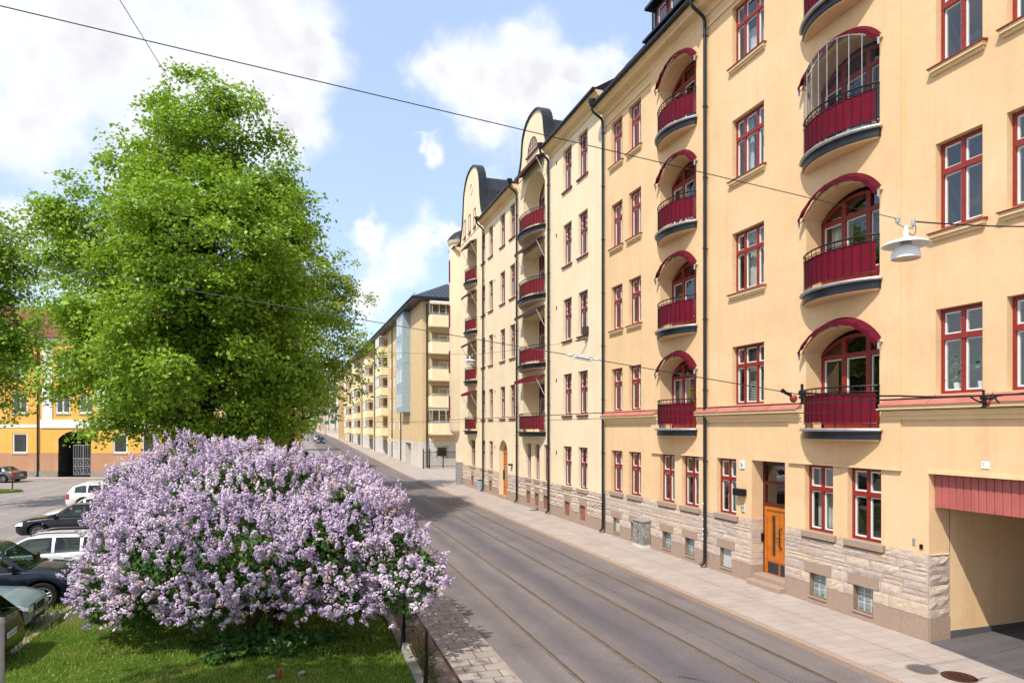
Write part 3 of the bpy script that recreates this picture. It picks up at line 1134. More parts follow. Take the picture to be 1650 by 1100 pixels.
# string course with sloping red flashing above the ground floor
for a, b in ((0, bays[0][0] - 1.36), (bays[0][0] + 1.36, bays[1][0] - 1.36), (bays[1][0] + 1.36, bays[2][0] - 1.36)):
    mb, mr = MB(), MB()
    for p, q in ((a, b),):
        cornice(mb, p, q, 4.90, [(.0, 0), (.07, .02), (.07, .09), (.12, .12), (.12, .17), (.20, .24), (.24, .26), (.24, .36)])
        v = [(p, -.27, 5.255), (q, -.27, 5.255), (q, .0, 5.44), (p, .0, 5.44), (p, -.27, 5.235), (q, -.27, 5.235), (q, .0, 5.26), (p, .0, 5.26)]
        mr.add(v, [(0, 1, 2, 3), (4, 5, 1, 0), (5, 6, 2, 1), (7, 4, 0, 3), (7, 6, 5, 4)])
        n = int((q - p) / 1.15)
        for i in range(1, n):
            x = p + (q - p) * i / n
            mr.add([(x - .008, -.27, 5.255), (x + .008, -.27, 5.255), (x + .008, 0, 5.44), (x - .008, 0, 5.44),
                    (x - .004, -.27, 5.28), (x + .004, -.27, 5.28), (x + .004, 0, 5.465), (x - .004, 0, 5.465)],
                   [(4, 5, 6, 7), (0, 4, 7, 3), (1, 2, 6, 5), (0, 1, 5, 4)])
    sc_ = mb.build('string_course', M['moulding'], near)
    mr.build('flashing', M['flashing'], sc_)
mb = MB()
cornice(mb, -.06, XE, 18.68, [(.0, 0), (.07, .02), (.07, .09), (.11, .12), (.11, .17), (.36, .22), (.40, .24), (.40, .32), (.48, .36), (.52, .45)])
mb.build('cornice', M['moulding'], near)

# roof: mansard skirt, snow guard, dormers
mb = MB()
for x in (-.1,):
    pr = [(-.60, 19.12), (-.60, 19.20), (-.48, 19.24), (1.2, 20.4), (5.5, 22.8), (11.2, 19.1)]
    mb.strip([(-.1, a, b) for a, b in pr], [(XE, a, b) for a, b in pr])
    mb.poly([(-.1, a, b) for a, b in pr])
    for i in range(42):
        xx = -.1 + i * .6
        if xx > XE: break
        mb.strip([(xx - .012, a - .0, b + .03) for a, b in pr[2:5]], [(xx + .012, a, b + .03) for a, b in pr[2:5]])
        mb.strip([(xx - .012, a, b) for a, b in pr[2:5]], [(xx - .012, a, b + .03) for a, b in pr[2:5]])
rf = mb.build('roof', M['dark'], near)
mb = MB()
mb.tube([(0, -.64, 19.16), (XE, -.64, 19.16)], .075, 8)
mb.build('gutter', M['dark'], rf)
mb = MB()
mb.tube([(.1, -.15, 19.86), (4.6, -.15, 19.86)], .022, 5); mb.tube([(.1, -.12, 19.68), (4.6, -.12, 19.68)], .018, 5)
for i in range(7):
    x = .2 + i * .7
    mb.tube([(x, -.25, 19.4), (x, -.14, 19.9)], .02, 5)
mb.build('snow_guard', M['dark'], rf)
# long dormer above the near half
dx0, dx1 = X(22.8), 24.5
mb = MB()
mb.box(dx0, dx1, -.42, 1.4, 19.25, 19.52)
mb.box(dx0 - .22, dx1, -.60, 1.4, 19.523, 19.60)
ex0 = X(25.75)
mb.box(ex0, dx1, 1.5, 5.2, 20.0, 22.86)
mb.box(ex0 - .25, dx1, 1.15, 5.4, 22.863, 22.98)
mb.tube([(ex0 + .02, 1.42, 20.9), (ex0 + .02, 1.42, 22.8)], .05, 6)
mb.build('dormer', M['dark'], rf)
for i in range(9):
    a = ex0 + .35 + i * 1.02
    window(near, a, a + .72, 21.45, 22.68, 1.45, (1,), 0, wood='redwood', curtain=None)
for xx, yy in ((2.2, 4.0), (5.6, 5.2)):
    c = MB(); c.cbox(xx, xx + .9, yy, yy + .9, 20.6, 24.6, .03)
    c.build('chimney', M['dark'], rf)

# windows
for i, (a, b, z0, z1, cols, k) in enumerate(upper):
    sill = ('moulded', .13, 0, 0) if k else None
    ct = rc.choice(CURT) if a < 24 else None
    if k == 0 and abs(a - B_[0]) < .1: ct = None
    if k == 0 and a < 4: ct = 'blind'
    if k == 3 and abs(a - B_[0]) < .1: ct = 'full'
    window(near, a + .012, b - .012, z0 + .004, z1 - .012, .145, cols, .33, sill=sill, curtain=ct)
for a, b in GW:
    window(near, a + .012, b - .012, 1.945, 3.73, .145, (1, 1), .36, sill=('stone', .09, 0, 0), curtain=rc.choice([None, 'full', 'sides', 'half']))

# balconies
for bi, (c, h) in enumerate(bays):
    for k in range(4):
        zf = 4.70 + F * k
        balcony(near, c - h - .10, c + h + .10, zf, .60, -.05, fab='burgundy', soffit='yellow')
        glass_door(near, c - h + .015, c + h - .015, zf + .02, 7.17 + F * k, .46, .46, 3, trans_z=6.62 + F * k, curtain=(k + bi) % 2 == 0)
        if not (bi == 2 and k < 3):
            arch_awning(near, c - h - .08, c + h + .08, 6.88 + F * k, .66, -.06)
# glazed-in balcony on the third floor of the near bay
c, h = bays[1]
zf = 4.70 + 2 * F
pl = [(a, b - .05) for a, b in ell_plan(c - h + .02, c + h - .02, .42, 8)][1:-1]
arcq = arc_pts(c - h - .05, c + h + .05, 6.78 + 2 * F, .5, 40)
def atop(x):
    for p, q in zip(arcq, arcq[1:]):
        if p[0] <= x <= q[0]: return p[1] + (q[1] - p[1]) * (x - p[0]) / (q[0] - p[0])
    return 6.78 + 2 * F
g, fr = MB(), MB()
for p, q in zip(pl, pl[1:]):
    za, zb = atop(p[0]) - .02, atop(q[0]) - .02
    g.quad((p[0], p[1], zf + .12), (q[0], q[1], zf + .12), (q[0], q[1], zb), (p[0], p[1], za))
    fr.tube([(p[0], p[1], zf + .05), (p[0], p[1], za)], .012, 5)
fr.tube([(a, b, zf + .1) for a, b in pl], .02, 5)
fr.tube([(a, b, atop(a) - .02) for a, b in pl], .016, 5)
o = fr.build('balcony_glazing', M['zinc'], near)
g.build('pane', M['clearglass'], o)

downpipe(near, .03, .0, 0, 19.2, zc=18.5, out=.66)
pip = downpipe(near, X(19.57), .0, 0, 19.2, zc=18.5, out=.66)
mb = MB()
for z, w_, h_ in ((2.15, .05, .05), (1.62, .03, .06), (1.30, .06, .05), (1.12, .05, .09), (.96, .04, .05)): mb.box(X(19.57) - w_ * .5 - .02, X(19.57) + w_ * .5 - .02, -.196, -.184, z, z + h_)
mb.build('sticker', M['lampwhite'], pip)

# plinth: granite base and rock faced courses
av = [(a - .12, b + .12, 1.72, 3.8) for a, b in GW] + [(a, b, z0, z1) for a, b, z0, z1, _ in BW] + [(DOOR[0], DOOR[1], 0, 4), (GATE[0], 40, 0, 4)]
lint = [(a - .17, b + .17, .82, 1.08) for a, b, z0, z1, _ in BW]
for p0, p1, sd_ in ((.06, DOOR[0], 3), (DOOR[1], GATE[0], 4)):
    mb = MB()
    ashlar(mb, p0, p1, .52, 1.93, 0, av + lint, sd_, rows=[.30, .26, .20, .24, .20, .21], amp=.02)
    mb.build('plinth', M['ashlar'], near, tint=True)
    mb = MB()
    ashlar(mb, p0, p1, .0, .52, 0, av, 8, rows=[.52], amp=.0, wr=(.9, 1.5), rough=False, gap=.004)
    for a, b, c_, d_ in lint:
        if p0 < a < p1: mb.box(a, b, -.03, .02, c_ + .004, d_, 0, .5)
    for a, b, z0, z1, _ in BW:
        if p0 < a < p1: mb.box(a - .02, b + .02, -.045, .05, z0 - .05, z0, 0, .2); mb.box(a, b, -.012, .02, .004, z0 - .052, 0, .4)
    mb.build('plinth_base', M['granite'], near, tint=True)
# reveal stones of door and passage
for xx in (DOOR[0], GATE[0]):
    mb2 = MB()
    z = .52
    r2 = random.Random(4)
    dp = .48 if xx == DOOR[0] else .60
    while z < 1.9:
        h = min(r2.uniform(.17, .29), 1.94 - z)
        rough = xx != DOOR[0]
        t = MB(lambda p, xx=xx: (xx - (p[1]) , p[0], p[2]))
        block(t, .004, dp, z + .005, z + h - .005, -.004, .035 if rough else .004, r2, rough)
        mb2.add(t.v, t.f, 0, r2.random())
        z += h
    mb2.box(xx - .02, xx + .03, .0, dp, 0.0, .515, 1)
    mb2.build('reveal_stone', [M['ashlar'], M['granite']], near, tint=True)

for a, b, z0, z1, kind in BW:
    glass_blocks(near, a, b, z0, z1, .12, kind=kind)

# street door
a, b = DOOR
yd = .44
mb = MB()
mb.box(a + .01, a + .11, yd - .03, yd + .06, .30, 3.72); mb.box(b - .11, b - .01, yd - .03, yd + .06, .30, 3.72)
for z in (2.40, 3.05, 3.66): mb.box(a + .11, b - .11, yd - .03, yd + .06, z - .06, z + .06)
fo = mb.build('door_frame', M['brownframe'], near)
mb = MB()
mb.quad((a + .11, yd + .02, 2.46), (b - .11, yd + .02, 2.46), (b - .11, yd + .02, 2.99), (a + .11, yd + .02, 2.99))
mb.quad((a + .11, yd + .02, 3.11), (b - .11, yd + .02, 3.11), (b - .11, yd + .02, 3.6), (a + .11, yd + .02, 3.6))
mb.build('pane', M['glass'], fo)
mid = (a + b) / 2
mb = MB(); gl = MB(); kp = MB()
mb.box(a + .11, b - .11, yd - .05, yd + .05, 2.24, 2.34)
mb.box(a + .11, a + .20, yd - .05, yd + .05, .30, 2.24); mb.box(b - .20, b - .11, yd - .05, yd + .05, .30, 2.24)
for p, q in ((a + .20, mid - .006), (mid + .006, b - .20)):
    w = q - p
    mb.box(p, p + w * .36, yd - .02, yd + .04, .31, 2.23); mb.box(q - w * .32, q, yd - .02, yd + .04, .31, 2.23)
    mb.box(p + w * .36, q - w * .32, yd - .02, yd + .04, .31, .85); mb.box(p + w * .36, q - w * .32, yd - .02, yd + .04, 2.08, 2.23)
    mb.box(p + .02, q - .02, yd - .035, yd - .021, .70, .76)
    gl.quad((p + w * .36, yd + .01, .85), (q - w * .32, yd + .01, .85), (q - w * .32, yd + .01, 2.08), (p + w * .36, yd + .01, 2.08))
    kp.box(p + .03, q - .03, yd - .026, yd - .02, .33, .66)
do = mb.build('door', M['oak'], near)
gl.build('pane', M['glass'], do)
kp.build('kick_plate', M['steel'], do)
mb = MB()
for z0, z1 in ((1.15, 1.75),):
    mb.tube([(mid + .10, yd - .03, z0), (mid + .10, yd - .11, z0 + .05), (mid + .10, yd - .11, z1 - .05), (mid + .10, yd - .03, z1)], .016, 6)
mb.tube([(mid + .02, yd - .03, 1.42), (mid + .02, yd - .09, 1.42), (mid - .10, yd - .09, 1.46)], .013, 6)
mb.build('handle', M['iron'], do)
mb = MB()
mb.cbox(a + .01, b - .01, .03, .5, .15, .298, .02); mb.cbox(a + .01, b - .01, -.22, .5, .004, .149, .02)
mb.build('step', M['granite'], near)

# passage: roller gate panel, dark back
mb = MB()
zt, zb = 3.70, 2.98
n = int((GATE[1] - GATE[0]) / .165)
xs = [GATE[0] + .02 + (GATE[1] - GATE[0] - .04) * i / n for i in range(n + 1)]
for p, q in zip(xs, xs[1:]): mb.cbox(p + .006, q - .006, .14, .2, zb, zt, .012)
mb.box(GATE[0] + .01, GATE[1] - .01, .2, .3, zb + .01, zt)
mb.build('gate_panel', M['redmetal'], near)
mb = MB()
mb.box(GATE[0] + .002, GATE[1] - .002, -.03, .03, 3.72, 3.80)
mb.build('gate_lintel', M['moulding'], near)
mb = MB()
mb.box(GATE[0] - .02, GATE[0] + .035, .6, 9.2, .0, .20)
mb.build('passage_skirting', M['drive'], near)
mb = MB()
mb.quad((GATE[0], 0.0, .008), (GATE[1], 0.0, .008), (GATE[1], 9.5, .35), (GATE[0], 9.5, .35))
mb.build('passage_floor', M['drive'], near)
# passage side wall in yellow plaster (set just inside the reveal)
mb = MB()
mb.quad((GATE[0] + .012, .6, 0), (GATE[0] + .012, 9.4, 0), (GATE[0] + .012, 9.4, 3.71), (GATE[0] + .012, .6, 3.71))
mb.quad((GATE[1] - .012, .6, 0), (GATE[1] - .012, 9.4, 0), (GATE[1] - .012, 9.4, 3.71), (GATE[1] - .012, .6, 3.71))
mb.quad((GATE[0], .6, 3.71), (GATE[1], .6, 3.71), (GATE[1], 9.4, 3.71), (GATE[0], 9.4, 3.71))
mb.quad((GATE[0], 9.4, 0), (GATE[1], 9.4, 0), (GATE[1], 9.4, 3.71), (GATE[0], 9.4, 3.71))
mb.build('passage_wall', M['yellow'], near)

# small wall fittings of the building
def plate(root, x, z, w, h, matn, d=.03, name='wall_plate', y=0.0, border=None):
    mb = MB(); mb.cbox(x - w / 2, x + w / 2, y - d, y - .001, z - h / 2, z + h / 2, .006)
    return mb.build(name, M[matn], root)


def text_obj(s, size, mat, parent, loc, rot, depth=.002, name='lettering'):
    cu = bpy.data.curves.new(name, 'FONT')
    cu.body = s; cu.size = size; cu.extrude = depth; cu.align_x = 'CENTER'; cu.align_y = 'CENTER'
    t = bpy.data.objects.new(name, cu)
    COL.objects.link(t)
    dg = bpy.context.evaluated_depsgraph_get()
    me = bpy.data.meshes.new_from_object(t.evaluated_get(dg))
    bpy.data.objects.remove(t)
    me.materials.clear(); me.materials.append(mat)
    o = bpy.data.objects.new(name, me); COL.objects.link(o)
    o.parent = parent; o.location = loc; o.rotation_euler = rot
    return o


M['signblue'] = simple('grey blue ink', '#6f8fb0', .5)
M['signdark'] = simple('dark ink', '#22262c', .5)
xs_ = X(17.72)
p = plate(near, xs_, 3.58, .20, .24, 'lampwhite', .04, 'house_number_sign')
mb = MB()
for a_, b_, c_, d_ in ((-.06, .00, .02, .07), (-.02, .06, -.02, .03), (-.06, .04, -.07, -.03)): mb.box(xs_ + a_, xs_ + b_, -.045, -.0405, 3.58 + c_, 3.58 + d_)
mb.build('sign_mark', M['signblue'], p)
mb = MB(); mb.cbox(X(17.98), X(17.52), -.20, -.001, 2.62, 2.83, .015)
lmp = mb.build('door_lamp', M['black'], near)
p = plate(near, X(17.68), 2.23, .15, .24, 'lampwhite', .03, 'house_number_sign')
mb = MB()
for q in ((-.075, .075, .105, .12), (-.075, .075, -.12, -.105), (-.075, -.062, -.105, .105), (.062, .075, -.105, .105)): mb.box(X(17.68) + q[0], X(17.68) + q[1], -.035, -.0305, 2.23 + q[2], 2.23 + q[3])
mb.tube([(X(17.68) - .03, -.033, 2.17), (X(17.68) - .03, -.033, 2.27), (X(17.68) + .0, -.033, 2.29), (X(17.68) + .03, -.033, 2.26), (X(17.68) + .03, -.033, 2.17)], .011, 5)
mb.build('sign_mark', M['signdark'], p)
mb = MB(); mb.cbox(X(17.29) - .001 + .0, X(17.29) + .05, .33, .43, 1.25, 1.5, .01); mb.build('entry_panel', M['black'], near)
p = plate(near, X(9.97), 3.98, .17, .15, 'lampwhite', .015, 'wall_plate')
mb = MB()
mb.box(X(9.97) - .06, X(9.97) - .02, -.018, -.0155, 3.995, 4.02); mb.box(X(9.97) - .06, X(9.97) - .02, -.018, -.0155, 3.955, 3.975)
mb.build('sign_mark', M['board'], p)
plate(near, X(11.62), 2.16, .07, .16, 'zinc', .02, 'wall_plate'); plate(near, X(11.43), 2.08, .08, .10, 'black', .03, 'wall_plate')

# ---------------------------------------------------------------- cream apartment building with two shaped gables
YC = 57.2
cream = empty('gabled_apartment_building', (FX, YC, 0), R(-90))
tag(cream, 'pale cream apartment house with two curved gables, between the yellow house and the brick block', 'building')
X = lambda Y: YC - Y
FC = 3.87
XC = YC - Y0 - .02
g1 = (X(55.1), X(47.75)); g2 = (X(39.75), X(34.35))
cols_ = [span(48.05, 1.0), span(46.05, 1.05), span(43.2, 1.1), span(41.05, 1.1), span(31.9, 1.12), span(29.95, 1.12)]
n1 = (X(52.8), X(49.8)); n2 = (X(39.0), X(35.05))
holes, ups = [], []
for k in range(4):
    for a, b in cols_:
        z0, z1 = 5.42 + FC * k, 7.5 + FC * k
        holes.append(hole(a, b, z0, z1, .22)); ups.append((a, b, z0, z1))
    for n, nn in ((n1, 1), (n2, 2)):
        r_ = 1.05 if (k == 3 and nn == 2) else 0
        holes.append(hole(n[0] + .12, n[1] - .12, 4.50 + FC * k, 7.45 + FC * k + r_ * .55, .9, r_, back=0))
    holes.append(hole(X(55.95), X(55.6), 5.6 + FC * k, 7.4 + FC * k, .1, back=1))
gw = [span(51.1, 1.5), span(48.05, 1.0), span(46.05, 1.0), span(37.9, .84), span(36.45, .84), span(35.0, .7), span(31.9, 1.1), span(29.95, 1.1)]
for a, b in gw: holes.append(hole(a, b, 1.75, 3.78, .22))
CD = (X(44.0), X(42.1))
holes.append(hole(*CD, 0, 3.9, .46, .75, room=1.0))
bw = []
for Yc in (51.2, 46.1, 45.0, 37.9, 36.45, 35.0, 31.9, 29.95):
    if Yc == 45.0: continue
    c = X(Yc); bw.append((c - .3, c + .3, .22, .95)); holes.append(hole(c - .3, c + .3, .22, .95, .09, back=2, inner=3))
att = [(X(53.9), X(53.3)), (X(52.3), X(51.7)), (X(50.7), X(50.1))]
TOPC = 20.0
mb = MB()
wall(mb, X(57), XC, 0, 1.75, 0, [h for h in holes if h['z0'] < 1.7], 3, 1)
wall(mb, X(57), XC, 1.75, TOPC, 0, [h for h in holes if h['z1'] > 1.76], 0, 1)
# gables: bell shaped outline stacked as strips
def gable(c, hw, zf, zt_, prof):
    L = [(c - hw * w, zf + (zt_ - zf) * t) for w, t in prof]
    Rr = [(c + hw * w, z) for w, z in zip([p[0] for p in prof], [q[1] for q in L])]
    return L + Rr[::-1]
PROF = [(1, 0), (.93, .10), (.83, .20), (.76, .32), (.715, .45), (.69, .58), (.66, .68), (.60, .78), (.50, .87), (.37, .94), (.2, .985), (.0, 1.0)]
G1o = gable((g1[0] + g1[1]) / 2, (g1[1] - g1[0]) / 2, TOPC, 25.2, PROF)
G2o = gable((g2[0] + g2[1]) / 2, (g2[1] - g2[0]) / 2, TOPC, 23.15, PROF)
for o_, dy in ((G1o, -.03), (G2o, -.03)):
    mb.poly([(x, dy, z) for x, z in o_], 0)
mb.quad((X(57), 0, 0), (X(57), 12, 0), (X(57), 12, TOPC), (X(57), 0, TOPC), 0)
mb.quad((X(57), 12, 0), (XC, 12, 0), (XC, 12, TOPC), (X(57), 12, TOPC), 0)
cwall = mb.build('wall', [M['cream'], M['room'], M['clay'], M['mortar']], cream)
# lunette and attic windows, applied on the gables
c2 = (g2[0] + g2[1]) / 2 - .05
mb, gp = MB(), MB()
arc = arc_pts(c2 - .85, c2 + .85, 20.95, .84, 18)
for p, q in zip(arc, arc[1:]):
    k = .88
    P = (c2 + (p[0] - c2) * k, 20.95 + (p[1] - 20.95) * k); Q = (c2 + (q[0] - c2) * k, 20.95 + (q[1] - 20.95) * k)
    mb.add([(p[0], -.06, p[1]), (q[0], -.06, q[1]), (Q[0], -.06, Q[1]), (P[0], -.06, P[1])], [(0, 1, 2, 3)])
    gp.poly([(P[0], -.045, P[1]), (Q[0], -.045, Q[1]), (c2, -.045, 20.95)])
for i in range(-2, 3): mb.box(c2 + i * .28 - .015, c2 + i * .28 + .015, -.065, -.047, 20.95, 20.95 + .72 * math.sqrt(max(.05, 1 - (i * .28 / .8) ** 2)))
for z in (21.2, 21.45): mb.box(c2 - .6, c2 + .6, -.066, -.048, z - .012, z + .012)
mb.box(c2 - .85, c2 + .85, -.06, -.035, 20.90, 20.96)
lo = mb.build('window', M['darkred'], cream)
gp.build('pane', M['glass'], lo)
mb = MB(); mb.box(c2 - 1.0, c2 + 1.0, -.14, -.03, 20.80, 20.88); mb.build('sill', M['darkred'], lo)
for a, b in att: window(cream, a, b, 20.35, 21.75, -.06, (1,), 0, wood='darkred', sill=('metal', .06, 0, -.03))
mb = MB()
cg = (g1[0] + g1[1]) / 2
mb.lathe([(.42, -.034), (.42, -.075), (.36, -.075), (.36, -.05)], (cg, 0, 23.6), 24, axis='y')
mb.build('roundel', M['cream'], cream)
# gable copings in dark sheet
for o_ in (G1o, G2o):
    mb = MB()
    A = [(x, -.13, z + .02) for x, z in o_]; B = [(x, .50, z + .02) for x, z in o_]
    cxm = sum(p[0] for p in o_) / len(o_)
    A2 = [(x + (.06 if x > cxm else -.06), -.13, z + .10) for x, z in o_]; B2 = [(x + (.06 if x > cxm else -.06), .50, z + .10) for x, z in o_]
    mb.strip(A, A2); mb.strip(A2, B2); mb.strip(B, B2); mb.strip(A, B)
    mb.build('gable_coping', M['dark'], cream)
# roofs
mb = MB()
pr = [(-.54, 19.95), (-.54, 20.02), (-.42, 20.06), (5.6, 23.7), (12.2, 19.9)]
for p_, q_ in ((X(57), g1[0] - .02), (g1[1] + .02, g2[0] - .02), (g2[1] + .02, XC)):
    mb.strip([(p_, a, b) for a, b in pr], [(q_, a, b) for a, b in pr])
    mb.poly([(p_, a, b) for a, b in pr]); mb.poly([(q_, a, b) for a, b in pr])
pb_ = [(.5, 20.62), (5.6, 23.7), (12.2, 19.9)]
for p_, q_ in ((g1[0] - .02, g1[1] + .02), (g2[0] - .02, g2[1] + .02)): mb.strip([(p_, a, b) for a, b in pb_], [(q_, a, b) for a, b in pb_])
for (a, b), zt_, ho in ((g1, 24.3, 20.5), (g2, 22.7, 20.5)):
    c = (a + b) / 2; w = (b - a) / 2 * .92
    o_ = [(c - w, ho), (c - w * .74, zt_ - 1.5), (c - w * .45, zt_ - .25), (c, zt_), (c + w * .45, zt_ - .25), (c + w * .74, zt_ - 1.5), (c + w, ho)]
    mb.prism(o_, .05, 6.5)
    for s in range(1, 9):
        y = .3 + s * .65
        mb.strip([(p[0], y, p[1] + .035) for p in o_], [(p[0], y + .02, p[1] + .035) for p in o_])
for i in range(60):
    x = X(57) + i * .55
    if x > XC: break
    if g1[0] < x < g1[1] or g2[0] < x < g2[1]: continue
    mb.strip([(x, a, b + .035) for a, b in pr[2:4]], [(x + .02, a, b + .035) for a, b in pr[2:4]])
rf = mb.build('roof', M['dark'], cream)
for xx, yy in ((X(33.5), 2.2), (X(30.6), 2.6)):
    c = MB(); c.cbox(xx, xx + .6, yy, yy + .6, 21, 23.1, .03); c.build('chimney', M['dark'], rf)
# cornices between the gables
for a, b in ((X(57), g1[0]), (g1[1], g2[0]), (g2[1], XC)):
    mb = MB(); gt = MB()
    cornice(mb, a, b, 19.45, [(.0, 0), (.06, .02), (.06, .10), (.10, .13), (.10, .19), (.32, .26), (.36, .28), (.36, .36), (.44, .40), (.48, .50)])
    gt.tube([(a, -.58, 19.98), (b, -.58, 19.98)], .07, 8)
    mb.build('cornice', M['moulding'], cream)
    gt.build('gutter', M['dark'], rf)
# corner turret
tc = X(56.3)
mb = MB()
mb.lathe([(.2, 3.95), (.75, 4.25), (.95, 4.6), (.95, 20.3), (1.05, 20.4), (1.12, 20.7)], (tc, .25, 0), 28)
mb.build('corner_turret', M['cream'], cream)
mb = MB(); mb.lathe([(1.15, 20.7), (1.0, 21.0), (.6, 21.4), (.05, 21.7)], (tc, .25, 0), 24)
mb.build('turret_roof', M['dark'], cream)
for k in range(4):
    z0 = 5.55 + FC * k
    mb = MB()
    for i in range(3):
        aa = R(-118 + i * 12)
        bb = R(-118 + (i + 1) * 12)
        mb.quad((tc + .96 * math.cos(aa), .25 + .96 * math.sin(aa), z0), (tc + .96 * math.cos(bb), .25 + .96 * math.sin(bb), z0),
                (tc + .96 * math.cos(bb), .25 + .96 * math.sin(bb), z0 + 1.9), (tc + .96 * math.cos(aa), .25 + .96 * math.sin(aa), z0 + 1.9))
    fr2 = MB()
    for aa in (-118, -100, -82):
        a2 = R(aa); fr2.tube([(tc + .975 * math.cos(a2), .25 + .975 * math.sin(a2), z0), (tc + .975 * math.cos(a2), .25 + .975 * math.sin(a2), z0 + 1.9)], .035, 4)
    o = fr2.build('window', M['darkred'], cream)
    mb.build('pane', M['glass'], o)
# windows
for a, b, z0, z1 in ups:
    window(cream, a + .01, b - .01, z0, z1 - .01, .14, (1, 1), .40, wood='darkred', sill=('metal', .10, 0, 0), bars=(2, 3), curtain=rc.choice(CURT + ['sides', 'pair']))
for a, b in gw:
    window(cream, a + .01, b - .01, 1.75, 3.77, .14, (1, 1), .40, wood='darkred', sill=('stone', .08, 0, 0), bars=(2, 2), curtain=rc.choice(['full', 'sides', 'half']))
# balconies
for k in range(4):
    for n, D in ((n1, .62), (n2, .80)):
        zf = 4.50 + FC * k
        balcony(cream, n[0] - .08, n[1] + .08, zf, D, 0, fab='maroon', soffit='cream', rimm='steel', slats=True)
        r_ = 1.05 if (k == 3 and n is n2) else 0
        glass_door(cream, n[0] + .75, n[1] - .13, zf + .02, 7.35 + FC * k + r_ * .5, .80, r_ * .9, 2, wood='darkred', bars=(3, 3), trans_z=6.5 + FC * k, curtain=False, backing=True)
        # roller awning box with side arms
        mb = MB()
        zz = 7.72 + FC * k + (.75 if (k == 3 and n is n2) else 0) - (.12 if n is n1 else 0)
        mb.add([(n[0] + .05, -.03, zz), (n[1] - .05, -.03, zz), (n[1] - .05, -.55, zz - .22), (n[0] + .05, -.55, zz - .22),
                (n[0] + .05, -.03, zz + .06), (n[1] - .05, -.03, zz + .06), (n[1] - .05, -.57, zz - .16), (n[0] + .05, -.57, zz - .16)],
               [(0, 3, 2, 1), (4, 5, 6, 7), (0, 1, 5, 4), (3, 7, 6, 2), (0, 4, 7, 3), (1, 2, 6, 5)])
        mb.strip([(n[0] + .05 + (n[1] - n[0] - .1) * i / 24, -.57, zz - .18) for i in range(25)], [(n[0] + .05 + (n[1] - n[0] - .1) * i / 24, -.56, zz - .34 - .03 * (i % 2)) for i in range(25)])
        aw = mb.build('awning', M['maroon'] if (k == 0) else M['brown'], cream)
        for x in (n[0] + .09, n[1] - .09):
            mb = MB(); mb.tube([(x, -.03, zz - 1.15), (x, -.54, zz - .2)], .014, 5)
            mb.build('arm', M['white'], aw)
# door
a, b = CD
mb = MB()
yd = .36
arc = arc_pts(a + .02, b - .02, 3.15, .72, 14)
mb.poly([(a + .02, yd, .2), *[(p[0], yd, p[1] - .02) for p in arc], (b - .02, yd, .2)])
for xx in (a + .02, (a + b) / 2 - .03, b - .12): mb.box(xx, xx + .1, yd - .05, yd - .001, .2, 3.1)
for z in (.2, .75, 2.3, 3.0): mb.box(a + .12, b - .12, yd - .04, yd - .001, z, z + .12)
do = mb.build('door', M['oak'], cream)
mb = MB()
mb.box(a + .3, (a + b) / 2 - .2, yd - .03, yd - .002, 1.0, 2.2); mb.box((a + b) / 2 + .25, b - .3, yd - .03, yd - .002, 1.0, 2.2)
mb.build('pane', M['glass'], do)
mb = MB(); mb.box(a + .01, b - .01, -.05, .6, .0, .18); mb.build('step', M['granite'], cream)
mb = MB(); mb.cbox(a - .01, a + .12, .28, .44, 1.2, 1.85, .02); mb.build('letter_box', M['black'], cream)
mb = MB(); mb.cbox(X(41.3), X(40.95), -.22, -.0, 2.3, 2.42, .02)
mb.build('door_lamp', M['steel'], cream)
for x in (X(47.70), X(39.80), X(34.30)): downpipe(cream, x, 0, 0, 20.0, r=.06, zc=19.3, out=.60)
# vents
for Yv in (33.4, 45.0):
    for k in range(5):
        mb = MB(); mb.box(X(Yv) - .06, X(Yv) + .06, -.012, -.002, 3.3 + FC * k, 3.5 + FC * k)
        mb.build('wall_vent', M['steel'], cream)
# plinth
av = [(a - .1, b + .1, 1.55, 3.8) for a, b in gw] + [(a - .16, b + .16, .2, 1.25) for a, b, c, d in bw] + [(CD[0] - .02, CD[1] + .02, 0, 4)]
av2 = [(a, b, c, d) for a, b, c, d in bw] + [(CD[0] - .02, CD[1] + .02, 0, 4)]
for p0, p1 in ((X(57), CD[0] - .02), (CD[1] + .02, XC - .12)):
    mb = MB()
    ashlar(mb, p0, p1, .55, 1.75, 0, av, 21, rows=[.20, .25, .25, .15, .15, .20], amp=.05, wr=(.6, 1.8))
    mb.build('plinth', M['ashlar'], cream, tint=True)
    mb = MB()
    ashlar(mb, p0, p1, 0, .55, 0, av2, 9, rows=[.55], amp=0, wr=(1.2, 2.2), rough=False, gap=.003)
    for a, b, c, d in bw:
        if p0 < a < p1: mb.box(a - .15, b + .15, -.02, .02, d + .003, 1.24); mb.box(a - .15, a, -.021, .02, .555, d); mb.box(b, b + .15, -.021, .02, .555, d); mb.box(a, b, -.012, .02, .004, c - .002)
    mb.build('plinth_base', M['granite'], cream, tint=True)
